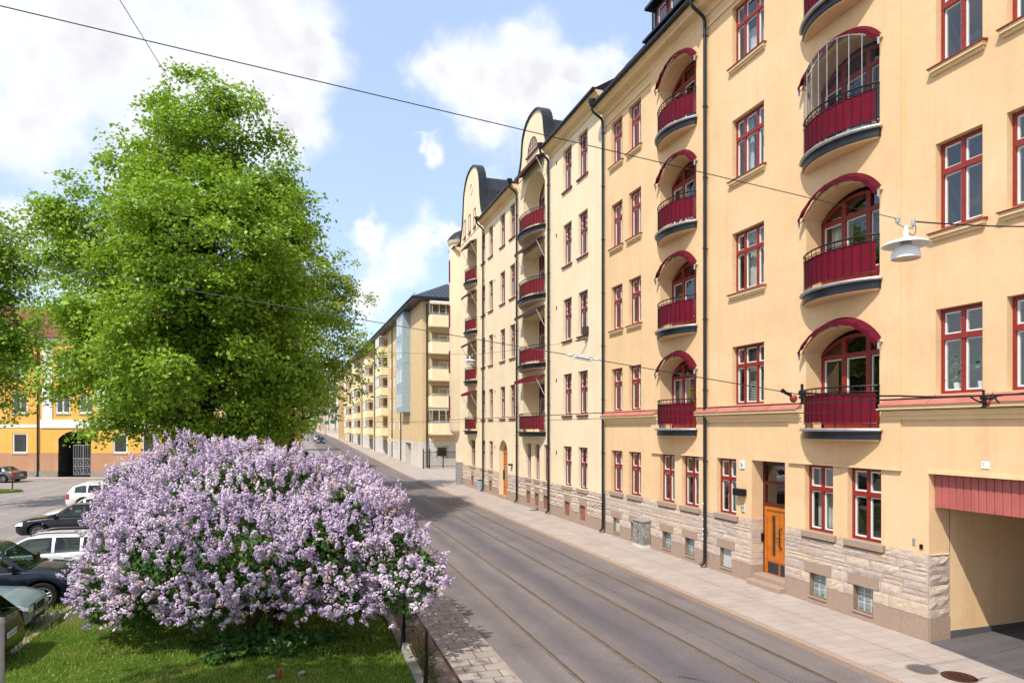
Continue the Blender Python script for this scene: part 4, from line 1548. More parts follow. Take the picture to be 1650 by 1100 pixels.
# ---------------------------------------------------------------- yellow brick block beyond the side gap
GB = gz(77)
brick = empty('brick_apartment_block', (14.0, 77, GB), R(-90 + .8))
tag(brick, 'yellow brick apartment block with stacked sheet metal balconies and a grey concrete ground floor', 'building')
SIDE = lambda p: (-p[1], p[0], p[2])
LEN = 104
mb = MB()
holes, wins = [], []
FB = 3.1
def bx(Y): return 77 - Y
colB = [(bx(109), bx(104)), (bx(127.5), bx(122)), (bx(148.5), bx(143)), (bx(168), bx(163))]
for c in (bx(93.2), bx(98.0), bx(101.2), bx(114), bx(117), bx(133), bx(137.5), bx(154), bx(158), bx(172), bx(176)):
    for k in range(5):
        wins.append((c - .55, c + .55, 4.4 + FB * k, 5.9 + FB * k))
for a, b in colB:
    for k in range(5): holes.append(hole(a + .3, b - .3, 3.55 + FB * k, 6.1 + FB * k, .9, 0, back=0))
for a, b, c, d in wins: holes.append(hole(a, b, c, d, .12))
for a, b in [(bx(88.5), bx(84.0))] + colB: holes.append(hole(a + .2, b - .2, 0.05, 2.75, 1.3, 0, inner=2, back=2))
for c in (bx(80.2), bx(81.6), bx(95.2), bx(96.6), bx(112), bx(113.4), bx(132), bx(133.4)): holes.append(hole(c - .3, c + .3, 1.5, 2.75, .25, inner=2, back=2))
wall(mb, -LEN, 0, 0, 3.0, 0, [h for h in holes if h['z1'] < 3.0], 2, 1)
wall(mb, -LEN, 0, 3.0, 19.3, 0, [h for h in holes if h['z1'] > 3.0], 0, 1)
sm = MB(SIDE)
sh, sw = [], []
for k in range(5):
    sh.append(hole(1.2, 5.6, 3.95 + FB * k, 6.5 + FB * k, .9, back=0))
sh.append(hole(1.7, 3.1, 1.15, 2.55, .15, inner=2))
wall(sm, 0, 9, 0, 3.0, 0, [h for h in sh if h['z1'] < 3.0], 2, 1)
wall(sm, 0, 9, 3.0, 19.3, 0, [h for h in sh if h['z1'] > 3.0], 0, 1)
base = len(mb.v)
mb.v += sm.v; mb.f += [tuple(base + i for i in f) for f in sm.f]; mb.m += sm.m; mb.t += sm.t; mb.sm += sm.sm
mb.quad((-LEN, 0, 0), (-LEN, 9, 0), (-LEN, 9, 19.3), (-LEN, 0, 19.3), 0)
mb.build('wall', [M['brick'], M['room'], M['concrete']], brick)
window(brick, 1.75, 3.05, 1.2, 2.5, .08, (1,), 0, T=SIDE, wood='yellowsheet', sash='white')
# hipped roof with deep eaves
mb = MB()
e = [(-LEN - .3, -1.2), (1.2, -1.2), (1.2, 10), (-LEN - .3, 10)]
mb.slab([(p[0], p[1]) for p in e], 19.32, 19.62)
mb.add([(1.25, -1.25, 19.62), (-LEN, -1.25, 19.62), (-LEN, 10.2, 19.62), (1.25, 10.2, 19.62), (-7, 4.6, 23.0), (-LEN, 4.6, 23.0)],
       [(0, 4, 5, 1), (0, 3, 4), (3, 2, 5, 4), (1, 5, 2)])
for i in range(20):
    t = i / 20
    for (p, q) in (((1.25, -1.25 + 11.4 * t, 19.64), (-7 * min(1, 2 * min(t, 1 - t)) + 1.25 * (1 - min(1, 2 * min(t, 1 - t))), -1.25 + 11.4 * t, 19.64 + 3.4 * min(1, 2 * min(t, 1 - t)))),):
        mb.tube([p, q], .03, 4)
rf = mb.build('roof', M['dark'], brick)
mb = MB()
for i in range(40):
    x = 1 - i * 2.4
    mb.tube([(x, -1.15, 19.6), (x, -1.0, 20.0)], .03, 4)
mb.tube([(1, -1.05, 19.95), (-LEN, -1.05, 19.95)], .03, 4)
mb.tube([(1.2, -1.32, 19.6), (-LEN, -1.32, 19.6)], .09, 6)
mb.build('snow_guard', M['dark'], rf)
# eaves soffit board
# corrugated balconies
def sheet_balcony(x0, x1, z0, proj, T=None, glazed=False, awn=False, h=1.35):
    mb = MB(T)
    n = int((x1 - x0) / .11)
    fr_, bk = [], []
    pl = [(x0, 0.0), (x0, -proj + .25), (x0 + .25, -proj)] + [(x0 + .25 + (x1 - x0 - .5) * i / n, -proj + (.012 if i % 2 else -.012)) for i in range(1, n)] + [(x1 - .25, -proj), (x1, -proj + .25), (x1, 0.0)]
    mb.strip([(a, b, z0) for a, b in pl], [(a, b, z0 + h) for a, b in pl])
    mb.slab([(x0, 0), (x0, -proj + .25), (x0 + .25, -proj), (x1 - .25, -proj), (x1, -proj + .25), (x1, 0)], z0 - .02, z0 + .14)
    o = mb.build('balcony', M['yellowsheet'], brick)
    r = MB(T)
    pr = [(x0, 0.0), (x0, -proj + .25), (x0 + .25, -proj), (x1 - .25, -proj), (x1, -proj + .25), (x1, 0.0)]
    for zz in (.06, .22): r.tube([(a, b, z0 + h + zz) for a, b in pr], .03, 5)
    for a, b in pr: r.tube([(a, b, z0 + h - .1), (a, b, z0 + h + .22)], .02, 4)
    r.build('railing', M['zinc'], o)
    if glazed:
        g, f = MB(T), MB(T)
        for p, q in zip(pr, pr[1:]):
            g.quad((p[0], p[1], z0 + h + .1), (q[0], q[1], z0 + h + .1), (q[0], q[1], z0 + 2.85), (p[0], p[1], z0 + 2.85))
            k = max(1, int(math.dist(p, q) / .75))
            for i in range(k + 1):
                x, y = p[0] + (q[0] - p[0]) * i / k, p[1] + (q[1] - p[1]) * i / k
                f.tube([(x, y, z0 + h + .1), (x, y, z0 + 2.88)], .035, 4)
            f.tube([(p[0], p[1], z0 + 2.86), (q[0], q[1], z0 + 2.86)], .05, 4)
        w = f.build('balcony_glazing', M['white'], o)
        g.build('pane', M['clearglass'], w)
    if awn:
        a = MB(T)
        a.add([(x0 - .1, .0, z0 + 3.3), (x1 + .1, .0, z0 + 3.3), (x1 + .1, -proj - .35, z0 + 2.75), (x0 - .1, -proj - .35, z0 + 2.75),
               (x1 + .1, -proj - .35, z0 + 2.5), (x0 - .1, -proj - .35, z0 + 2.5)], [(0, 1, 2, 3), (3, 2, 4, 5)])
        a.build('awning', M['awningcream'], o)
    return o


for k in range(5):
    sheet_balcony(.70, 6.0, 3.85 + FB * k, 1.3, SIDE, glazed=k in (0, 4), awn=(k == 4))
    window(brick, 2.1, 4.3, 4.1 + FB * k, 6.2 + FB * k, .7, (1, 1), 0, T=SIDE, wood='white', sash='white')
for i, (a, b) in enumerate(colB):
    for k in range(5):
        sheet_balcony(a, b, 3.35 + FB * k, 1.3, None, glazed=(k + i) % 5 != 0, h=1.25)
        window(brick, a + .8, b - .8, 3.7 + FB * k, 5.9 + FB * k, .75, (1, 1), 0, wood='white')
for a, b, c, d in wins: window(brick, a, b, c, d, .06, (1, 1), 0, wood='white', curtain=rc.choice([None, 'full', 'half']))
# blue grey oriel
x0, x1 = bx(89.6), bx(84.5)
mb = MB()
for k in range(4):
    mb.box(x0, x1, -.95, -.001, 6.6 + FB * k + .03, 6.6 + FB * (k + 1))
mb.box(x0 + .03, x1 - .03, -.92, -.002, 6.6, 6.6 + FB * 4 + .25)
ob = mb.build('oriel', M['bluegrey'], brick)
for k in range(4):
    for c in (x0 + 1.3, x0 + 3.4):
        window(brick, c - .5, c + .5, 7.3 + FB * k, 9.0 + FB * k, -1.0, (1,), 0, wood='white')
# ground floor doors in the garages and pipes
for c in (bx(99), bx(119), bx(139), bx(159), bx(91.2)): downpipe(brick, c, 0, 0.0, 19.2, hopper=False, r=.07)
downpipe(brick, .55, 0, 0, 19.0, T=SIDE, hopper=False, r=.08)
mbs = MB(SIDE); mbs.cbox(.8, 1.35, -.03, -.002, 3.1, 3.35, .01); mbs.build('street_sign', M['lampwhite'], brick)

# ---------------------------------------------------------------- houses farther up the street
def plain_house(name, X0, Ya, Yb, h, wallm, label, roofm='dark', roofh=3.5, side='right', depth=11, group=None, ww=1.2, sp=3.0, trim='brownframe', sidecol=None, balc=None, rz=0.0):
    z = gz(Ya)
    L_ = Yb - Ya
    if side == 'right': root = empty(name, (X0, Ya, z), R(-90 + rz)); s = -1
    else: root = empty(name, (X0, Ya, z), R(90)); s = 1
    tag(root, label, 'building')
    mb = MB()
    hs = []
    nfl = int((h - 3.2) / 3.1) + 1
    nc = int(L_ / sp)
    for i in range(nc):
        c = s * (L_ * (i + .5) / nc)
        for k in range(nfl):
            z0 = 1.3 + 3.1 * k
            if z0 + 1.6 > h: continue
            hs.append(hole(c - ww / 2, c + ww / 2, z0, z0 + 1.55, .15))
    x0, x1 = sorted((0, s * L_))
    wall(mb, x0, x1, -.5, h, 0, hs, 0, 1)
    sc = 2 if sidecol else 0
    for x in (x0, x1): mb.quad((x, 0, -.5), (x, depth, -.5), (x, depth, h), (x, 0, h), sc)
    mb.quad((x0, depth, -.5), (x1, depth, -.5), (x1, depth, h), (x0, depth, h), 0)
    mb.build('wall', [M[wallm], M['room']] + ([M[sidecol]] if sidecol else []), root)
    r = MB()
    r.add([(x0 - .3, -.5, h), (x1 + .3, -.5, h), (x1 + .3, depth + .5, h), (x0 - .3, depth + .5, h), (x0 - .3, depth / 2, h + roofh), (x1 + .3, depth / 2, h + roofh),
           (x0 - .3, -.5, h - .25), (x1 + .3, -.5, h - .25), (x1 + .3, depth + .5, h - .25), (x0 - .3, depth + .5, h - .25)],
          [(0, 1, 5, 4), (2, 3, 4, 5), (0, 4, 3), (1, 2, 5), (6, 7, 1, 0), (9, 8, 7, 6), (7, 8, 2, 1), (8, 9, 3, 2), (9, 6, 0, 3)])
    r.build('roof', M[roofm], root)
    for hh in hs:
        f, g = MB(), MB()
        a, b, c, d = hh['x0'], hh['x1'], hh['z0'], hh['z1']
        for q in ((a, b, c, c + .08), (a, b, d - .08, d), (a, a + .08, c + .08, d - .08), (b - .08, b, c + .08, d - .08), ((a + b) / 2 - .04, (a + b) / 2 + .04, c + .08, d - .08)):
            f.box(q[0], q[1], .06, .12, q[2], q[3])
        g.quad((a, .1, c), (b, .1, c), (b, .1, d), (a, .1, d))
        o = f.build('window', M[trim], root); g.build('pane', M['glass'], o)
    if balc:
        for c in balc:
            for k in range(1, nfl):
                q = MB()
                q.box(c - 1.6, c + 1.6, -1.2, -.002, 1.0 + 3.1 * k, 1.15 + 3.1 * k); q.box(c - 1.6, c + 1.6, -1.2, -1.15, 1.15 + 3.1 * k, 2.1 + 3.1 * k)
                q.box(c - 1.6, c - 1.55, -1.15, -.002, 1.15 + 3.1 * k, 2.1 + 3.1 * k); q.box(c + 1.55, c + 1.6, -1.15, -.002, 1.15 + 3.1 * k, 2.1 + 3.1 * k)
                q.build('balcony', M['green'], root)
    return root


plain_house('apartment_house', 11.0, 183.5, 232, 16.5, 'whitewall', 'off white house with a yellow brick flank just beyond the brick block, up the street', sidecol='brick', balc=[-10, -38], rz=1.0)
plain_house('apartment_house', 9.5, 236, 320, 15, 'pinkwall', 'pale house with green balconies beside the dark parked car far up the street', balc=[-8, -20, -46, -66], rz=1.2, sp=4)
plain_house('apartment_house', -22, 425, 440, 14, 'pinkwall', 'small distant house closing the far end of the street', side='right', roofm='redroof', rz=90, sp=5)
plain_house('apartment_house', -12, 150, 262, 14, 'whitewall', 'pale rendered house on the left of the street half hidden by linden leaves', side='left', sp=4, roofm='dark')

# ---------------------------------------------------------------- orange yellow house across the parking lot
LH = empty('courtyard_house', at(0, 689, 64.7) - Vector((0, 0, EYE)), -TH)
tag(LH, 'bright orange yellow house with brown plinth and arched iron gate behind the lindens', 'building')
u = lambda px: px / 1080 * 64.7
x0, x1 = -22.0, 25.6
hs, ws = [], []
cols = [(u(32) + d, 1.45) for d in (-18.5, -14.2, -9.8, -4.6)] + [(u(32), 1.45), (u(101.5), 1.4), (u(139), 1.4), (11.6, 1.4), (14.4, 1.4), (17.4, 1.4), (20.2, 1.4), (23.2, 1.4)]
for c, w in cols:
    for k in range(3):
        z0 = 6.15 + 3.5 * k
        if z0 + 1.9 > 13.2: continue
        hs.append(hole(c - w / 2, c + w / 2, z0, z0 + 1.95, .12)); ws.append((c - w / 2, c + w / 2, z0, z0 + 1.95))
    if not (u(80) < c < u(170)):
        hs.append(hole(c - w / 2, c + w / 2, 2.32, 4.2, .12)); ws.append((c - w / 2, c + w / 2, 2.32, 4.2))
GA = (u(94), u(147))
hs.append(hole(GA[0], GA[1], 0, 4.42, 7.0, .75, inner=1, back=1))
mb = MB()
wall(mb, x0, x1, 0, 13.4, 0, hs, 0, 1)
for x in (x0, x1): mb.quad((x, 0, 0), (x, 11, 0), (x, 11, 13.4), (x, 0, 13.4), 0)
mb.quad((x0, 11, 0), (x1, 11, 0), (x1, 11, 13.4), (x0, 11, 13.4), 0)
mb.build('wall', [M['orange'], M['room']], LH)
for a, b in ((x0, GA[0]), (GA[1], x1)):
    mb = MB(); mb.box(a, b - .002, -.04, -.001, .552, 2.31); mb.build('plinth', M['brownplaster'], LH)
    mb = MB(); mb.box(a, b - .004, -.10, -.001, 0, .55); mb.build('plinth_base', M['dkconcrete'], LH)
for q in ((x0, u(60), -.05, -.001, 4.75, 5.05), (u(66), x1, -.12, -.001, 4.72, 5.5), (x0, x1, -.2, -.003, 12.9, 13.36)):
    mb = MB(); mb.box(*q); mb.build('band', M['white'], LH)
for a, b in ((u(69), u(85)), (u(158), u(172)), (15.4, 16.3), (21.4, 22.2)):
    mb = MB(); mb.box(a, b, -.09, -.002, 5.502, 12.89); mb.build('pilaster', M['white'], LH)
for a, b, c, d in ws: window(LH, a + .03, b - .03, c, d - .02, .04, (1, 1) if c > 5 else (1,), 0, wood='white', sill=('metal', .05, 0, 0), curtain=None)
mb = MB()
mb.add([(x0 - .3, -.5, 13.4), (x1 + .3, -.5, 13.4), (x1 + .3, 11.5, 13.4), (x0 - .3, 11.5, 13.4), (x0 - .3, 5.5, 17.4), (x1 + .3, 5.5, 17.4)],
       [(0, 1, 5, 4), (2, 3, 4, 5), (0, 4, 3), (1, 2, 5), (0, 3, 2, 1)])
mb.build('roof', M['redroof'], LH)
downpipe(LH, u(62), 0, 0, 13.4, hopper=False, r=.075)
mb = MB()
gx0, gx1 = u(112), GA[1] - .08
for i in range(13):
    x = gx0 + (gx1 - gx0) * i / 12
    mb.tube([(x, .6, .15), (x, .6, 3.1)], .022, 5)
for z in (.2, 1.0, 1.75, 3.05): mb.box(gx0, gx1, .57, .63, z - .03, z + .03)
for i in range(6):
    x = gx0 + (gx1 - gx0) * (i + .5) / 6
    mb.tube([(x + .14 * math.cos(t), .59, .58 + .26 * math.sin(t)) for t in [j * math.pi / 5 for j in range(11)]], .018, 4)
    mb.tube([(x + .12 * math.cos(t), .59, 1.36 + .24 * math.sin(t)) for t in [j * math.pi / 5 for j in range(11)]], .018, 4)
mb.tube([((gx0 + gx1) / 2, .56, .15), ((gx0 + gx1) / 2, .56, 3.1)], .05, 6)
mb.build('iron_gate', M['zinc'], LH)
# strip of pavement at its foot
mb = MB()
mb.box(x0, x1, -2.2, -.11, -.05, .0)
o = mb.build('pavement', M['slabs']); o.location = LH.location; o.rotation_euler = (0, 0, -TH); o['kind'] = 'structure'

# iron fence closing the gap beside the brick block
fb = gz(76)
fe = empty('iron_fence', (13.9, 75.6, fb))
tag(fe, 'black iron bar fence closing the yard between the cream house and the brick block', 'fence')
mb = MB()
for i in range(42): mb.tube([(.1 + i * .125, 0, .12), (.1 + i * .125, 0, 2.05)], .014, 4)
for z in (.25, 1.85): mb.box(0, 5.3, -.02, .02, z - .025, z + .025)
mb.build('bar_panel', M['iron'], fe)
for x in (0, .72, 2.3, 4.1, 5.3):
    p = MB(); p.box(x - .05, x + .05, -.05, .05, 0, 2.2); p.lathe([(.07, 2.2), (.05, 2.26), (.001, 2.3)], (x, 0, 0), 8)
    p.build('post', M['iron'], fe)
# ---------------------------------------------------------------- vegetation
def vnoise(p, seed=0.0):
    """cheap smooth pseudo noise on an (n,3) array, about -1..1"""
    x, y, z = p[:, 0] + seed, p[:, 1] - seed * .7, p[:, 2] + seed * 1.3
    return (np.sin(x * 1.7 + 1.3 * np.sin(y * 1.1 + z * .7)) + np.sin(y * 2.1 + 1.1 * np.sin(z * 1.6 + x * .5)) + np.sin(z * 1.9 + 1.2 * np.sin(x * 1.3 - y * .8))) / 3


def unit(v): return v / np.maximum(1e-9, np.linalg.norm(v, axis=1, keepdims=True))


def leaf_quads(P, Nrm, size, aspect=.8, fold=.12):
    """one pointed leaf quad per point"""
    n = len(P)
    Nrm = unit(Nrm)
    t = unit(np.cross(Nrm, RNG.normal(size=(n, 3))))
    b = np.cross(Nrm, t)
    s = size[:, None]
    v = np.empty((n, 4, 3))
    v[:, 0] = P - t * s * .55
    v[:, 1] = P + b * s * .5 * aspect - t * s * .08 + Nrm * s * fold
    v[:, 2] = P + t * s * .6 - Nrm * s * fold * .6
    v[:, 3] = P - b * s * .5 * aspect - t * s * .08 + Nrm * s * fold
    q = np.arange(n * 4).reshape(n, 4)
    return v.reshape(-1, 3), q


def crown_points(ells, N, seed, inner=.5, wob=.22):
    """cluster centres near the outside of a set of ellipsoids"""
    C = np.array([e[0] for e in ells]); Rr = np.array([e[1] for e in ells])
    w = np.array([e[1][0] * e[1][2] for e in ells]); w = w / w.sum()
    k = RNG.choice(len(ells), size=N, p=w)
    d = unit(RNG.normal(size=(N, 3)))
    rad = inner + (1 - inner) * RNG.random(N) ** .55
    rad = rad * (1 + wob * vnoise(d * 3.2, seed) + .10 * vnoise(d * 8.5, seed + 3))
    P = C[k] + d * Rr[k] * rad[:, None]
    return P, d, k


def tree(name, base, top, ells, nclus, per, lsize, leafm, label, trunk_r, seed, gaps=.18, group=None, spread=(.32, .16), lims=46, bough=.75):
    root = empty(name, base)
    tag(root, label, 'tree', group)
    b0 = np.array(base)
    nb = max(40, nclus // 13)
    Bp, bd, _ = crown_points(ells, nb, seed, .42, .26)
    keep = vnoise(Bp * .55, seed + 9) > (-1 + 2 * gaps * .8)
    keep |= RNG.random(len(Bp)) > .8
    Bp, bd = Bp[keep], bd[keep]
    k = RNG.integers(0, len(Bp), nclus)
    bs = bough * RNG.uniform(.6, 1.35, len(Bp))
    g = RNG.normal(size=(nclus, 3))
    P = Bp[k] + g * bs[k][:, None] * np.array([1, 1, .58])
    # boughs reach outward and droop a little at the tip
    reach = RNG.random(nclus)[:, None] * bs[k][:, None]
    P = P + bd[k] * np.array([1, 1, .5]) * reach * .9
    P[:, 2] -= .18 * reach[:, 0]
    d = unit(bd[k] + .35 * g)
    n = len(P)
    cnt = np.maximum(6, (per * RNG.uniform(.5, 1.5, n))).astype(int)
    idx = np.repeat(np.arange(n), cnt)
    m = len(idx)
    # each cluster is a drooping spray: flat, tilted outward
    off = RNG.normal(size=(m, 3)) * np.array([spread[0], spread[0], spread[1]])
    out = d.copy(); out[:, 2] *= .3
    off[:, 2] -= .28 * np.einsum('ij,ij->i', off[:, :2], out[idx][:, :2])
    off[:, 2] -= .12 * (off[:, 0] ** 2 + off[:, 1] ** 2)
    L = P[idx] + off - b0
    nr = RNG.normal(size=(m, 3)) * .55 + np.array([0, 0, .75]) + d[idx] * .45
    size = lsize * RNG.uniform(.65, 1.35, m)
    v, q = leaf_quads(L, nr, size)
    bt = RNG.normal(size=len(Bp)) * .30
    clus_t = np.clip(.42 + .4 * vnoise(P * .5, seed + 5) + bt[k[:n] if len(k) >= n else 0] + RNG.normal(size=n) * .15, 0, 1)
    crown = np_mesh('crown', v, q, M[leafm], root, tint=clus_t[idx])
    # trunk and limbs
    mb = MB()
    tp = Vector(top) - Vector(base)
    rnd = random.Random(seed)
    path = []
    for i in range(9):
        t = i / 8
        path.append(Vector((tp.x * t + math.sin(t * 5 + seed) * .18, tp.y * t + math.cos(t * 4 + seed) * .18, tp.z * t)))
    rs = [trunk_r * (1.35 if i == 0 else 1) * (1 - .86 * i / 8) for i in range(9)]
    mb.tube(path, rs, 10)
    sel = sorted(range(n), key=lambda i: rnd.random())[:lims]
    ends = []
    for i in sel:
        e = Vector(P[i] - b0)
        zf = max(.12, min(.93, (e.z - (.25 * math.hypot(e.x, e.y)) - .4) / tp.z))
        j = min(7, int(zf * 8)); f = zf * 8 - j
        s = path[j].lerp(path[j + 1], f)
        e = s.lerp(e, .92)
        mid = s.lerp(e, .5) + Vector((0, 0, -.06 * (e - s).length + .25))
        r0 = max(.035, trunk_r * (1 - .86 * zf) * .48)
        pts = [s, s.lerp(mid, .55) + Vector((rnd.uniform(-.2, .2), rnd.uniform(-.2, .2), .08)), mid, mid.lerp(e, .5) + Vector((rnd.uniform(-.25, .25), rnd.uniform(-.25, .25), rnd.uniform(-.05, .2))), e]
        mb.tube(pts, [r0, r0 * .8, r0 * .6, r0 * .38, .012], 6)
        for q_ in range(3):
            t = rnd.uniform(.35, .85)
            a = pts[2].lerp(pts[4], t) if t > .5 else pts[1].lerp(pts[3], t)
            tgt = Vector(P[rnd.randrange(n)] - b0)
            dd = (tgt - a)
            if dd.length > 4.5: dd = dd.normalized() * rnd.uniform(1.2, 2.4)
            mb.tube([a, a + dd * .5 + Vector((0, 0, .12)), a + dd], [r0 * .35, r0 * .2, .008], 4)
    mb.build('trunk', M['bark'], root)
    return root


def E(px, py, d, rx, ry, rd=None, dd=0.0):
    """ellipsoid seen at px,py with pixel radii, at depth d"""
    c = at(px, py, d + dd)
    k = d / 1080
    return ((c.x, c.y, c.z), (rx * k, (rd if rd else rx) * k, ry * k))


D1 = 33.0
b1 = at(340, 689, D1); b1.z = 0
big = [E(332, 152, D1, 26, 42), E(300, 205, D1, 44, 44), E(392, 195, D1, 34, 38), E(345, 215, D1, 70, 62), E(335, 305, D1, 108, 84), E(330, 410, D1, 150, 95), E(325, 520, D1, 168, 95, 150), E(315, 622, D1, 150, 70, 135),
       E(405, 170, D1, 12, 16), E(440, 240, D1, 34, 32), E(135, 350, D1, 40, 48), E(140, 455, D1, 66, 74), E(168, 570, D1, 72, 74), E(458, 380, D1, 50, 70), E(465, 500, D1, 60, 80), E(445, 600, D1, 56, 60),
       E(222, 290, D1, 40, 38), E(230, 400, D1, 54, 58), E(345, 400, D1, 120, 105, 130, -3.0), E(325, 545, D1, 140, 100, 130, -3.2), E(112, 628, D1, 32, 30), E(82, 520, D1, 16, 38), E(225, 672, D1, 70, 30), E(330, 690, D1, 96, 22), E(430, 672, D1, 40, 26)]
tree('linden_tree', tuple(b1), tuple(at(338, 195, D1)), big, 5400, 34, .172, 'linden', 'tallest linden, full green crown rising above the lilac bush', .42, 3, gaps=.32, lims=110, bough=.56)
D2 = 48.0
b2 = at(466, 689, D2); b2.z = 0
t2 = [E(492, 430, D2, 56, 56), E(505, 500, D2, 56, 60), E(520, 570, D2, 46, 46), E(480, 600, D2, 60, 62), E(455, 530, D2, 80, 100), E(545, 430, D2, 20, 20), E(548, 510, D2, 20, 22), E(450, 650, D2, 55, 36), E(545, 590, D2, 24, 16)]
tree('linden_tree', tuple(b2), tuple(at(470, 420, D2)), t2, 1500, 24, .19, 'linden2', 'lighter yellow green linden right behind the tallest one, reaching over the street', .3, 12, gaps=.34)
D3 = 40.0
b3 = at(-70, 689, D3); b3.z = 0
t3 = [E(-18, 440, D3, 44, 56), E(-8, 520, D3, 58, 54), E(-45, 570, D3, 90, 66), E(0, 605, D3, 48, 36), E(-60, 420, D3, 70, 90), E(34, 645, D3, 18, 18), E(8, 390, D3, 12, 20)]
tree('linden_tree', tuple(b3), tuple(at(-60, 330, D3)), t3, 1500, 28, .18, 'linden', 'linden cut by the left edge of the photo, branches before the orange house', .35, 21, gaps=.34)
# smaller trees lining the left side of the street farther off
for i, (px, d, h, lab) in enumerate(((428, 66, 11, 'street linden standing behind the forked pale linden, nearest of the far row'),
                                     (455, 88, 12, 'middle street linden of the far row by the left kerb'), (474, 118, 12, 'farthest street linden, a small crown at the end of the far row'))):
    b = at(px, 689, d); b.z = gz(b.y)
    c = Vector((b.x, b.y, b.z + h * .62))
    el = [((c.x, c.y, c.z), (3.2, 3.2, h * .34)), ((c.x + 1.1, c.y + .6, c.z - 1.4), (2.6, 2.6, 2.2)), ((c.x - 1.2, c.y, c.z - 1), (2.4, 2.4, 2.4))]
    tree('linden_tree', tuple(b), (b.x, b.y, b.z + h * .92), el, 260, 26, .26, 'linden', lab, .2, 30 + i, gaps=.25, lims=14)
# tree behind the viewpoint whose crown shades the near lawn and the left pavement
b = Vector((-10.5, -1.5, 0))
el = [((-9.9, 4.6, 14.6), (2.3, 1.9, 1.6)), ((-8.2, 4.8, 14.5), (1.3, 1.3, 1.4)), ((-8.2, 2.4, 14.0), (1.1, 1.2, 1.3)), ((-10.0, 2.0, 14.2), (1.9, 1.5, 1.5))]
tree('linden_tree', tuple(b), (-9.4, 2.5, 15.2), el, 700, 28, .22, 'linden', 'linden beside the viewpoint that shades the near lawn', .3, 44, gaps=.25, lims=12, bough=.7)
# ---- lilac
lroot_p = at(425, 689, 15.6); lroot_p.z = 0
lil = empty('lilac_bush', lroot_p)
tag(lil, 'huge spreading lilac bush covered in pale purple blossom on the lawn', 'bush')
def LE(px, py, d, rx, ry, rd): return E(px, py, d, rx, ry, rd)
le = [LE(405, 848, 16.9, 200, 108, 200), LE(292, 878, 15.9, 126, 100, 150), LE(216, 920, 15.3, 72, 68, 90), LE(570, 872, 15.2, 94, 78, 100), LE(638, 912, 14.4, 56, 54, 80),
      LE(430, 885, 14.6, 150, 72, 110), LE(300, 918, 14.5, 112, 68, 100), LE(525, 900, 14.3, 86, 62, 90), LE(232, 778, 18.2, 46, 34, 70), LE(330, 776, 18.4, 78, 48, 100), LE(425, 766, 18.4, 60, 42, 90), LE(510, 796, 17.8, 80, 42, 90),
      LE(275, 750, 18.4, 26, 24, 30), LE(382, 736, 18.6, 14, 26, 20), LE(345, 746, 18.5, 26, 22, 30), LE(470, 756, 18.4, 34, 26, 40), LE(575, 812, 16.6, 38, 26, 50),
      LE(232, 962, 14.4, 66, 44, 70), LE(556, 972, 13.7, 34, 36, 40), LE(498, 950, 13.9, 46, 36, 46), LE(652, 944, 13.7, 42, 44, 46), LE(176, 958, 14.7, 38, 42, 50), LE(330, 968, 14.0, 52, 38, 56), LE(684, 925, 14.0, 22, 34, 40)]
LC = np.array([e[0] for e in le]); LR = np.array([e[1] for e in le])
def shell(N, rlo, rhi, seed, inside=.9):
    A = LR[:, 0] * LR[:, 2] + LR[:, 0] * LR[:, 1]
    k = RNG.choice(len(le), size=N, p=A / A.sum())
    d = unit(RNG.normal(size=(N, 3)))
    rr = RNG.uniform(rlo, rhi, N) * (1 + .10 * vnoise(d * 5, seed) + .07 * vnoise(d * 13, seed + 2))
    P = LC[k] + d * LR[k] * rr[:, None]
    nrm = unit(d / LR[k])
    ok = np.ones(N, bool)
    for j in range(len(le)):
        q = np.linalg.norm((P - LC[j]) / LR[j], axis=1)
        ok &= ~((q < inside) & (k != j))
    return P[ok], nrm[ok]
def lumps(P): return .62 * vnoise(P * 5.2, 4.0) + .5 * vnoise(P * 10.5, 8.0) + .35 * vnoise(P * 2.2, 1.0)
P, nr = shell(34000, .93, 1.02, 1.7)
# blossom gathers in lumps with leafy hollows between, and thins out underneath
lm = lumps(P)
P = P + nr * (.24 * lm + .26 * vnoise(P * 1.05, 3.0) + .05 * RNG.normal(size=len(P)))[:, None] + (nr * RNG.choice([0, .16], size=len(P), p=[.93, .07])[:, None])
keep = (lm + RNG.normal(size=len(P)) * .20 > .02 + .6 * np.clip(-nr[:, 2] - .35, 0, 1)) & (nr[:, 2] > -.85)
P, nr = P[keep], nr[keep]
if len(P) > 6300:
    s = RNG.choice(len(P), 6300, replace=False); P, nr = P[s], nr[s]
n = len(P)
ax = unit(nr * .9 + np.array([0, 0, .55]) + RNG.normal(size=(n, 3)) * .3)
ln = RNG.uniform(.13, .26, n); rad = ln * RNG.uniform(.36, .50, n)
PER = 33
idx = np.repeat(np.arange(n), PER); m = len(idx)
t = RNG.random(m) ** 1.15
ang = RNG.random(m) * 2 * np.pi
s1 = unit(np.cross(ax, RNG.normal(size=(n, 3)))); s2 = np.cross(ax, s1)
rdir = s1[idx] * np.cos(ang)[:, None] + s2[idx] * np.sin(ang)[:, None]
prof = np.minimum(1, .55 + t * 1.8) * (1 - t) ** .75
fp = P[idx] + ax[idx] * (t * ln[idx])[:, None] + rdir * (rad[idx] * prof * RNG.uniform(.75, 1.1, m))[:, None]
fn = unit(rdir * .9 + ax[idx] * (.25 + t)[:, None] + RNG.normal(size=(m, 3)) * .35)
v, q = leaf_quads(fp - np.array(lroot_p), fn, RNG.uniform(.034, .054, m), 1.05, -.10)
tint = np.clip(.5 + .28 * vnoise(P * 1.3, 2.0) + RNG.normal(size=n) * .17, 0, .9)
old = (RNG.random(n) < .06 + .22 * (vnoise(P * 1.1, 15.0) > .55))
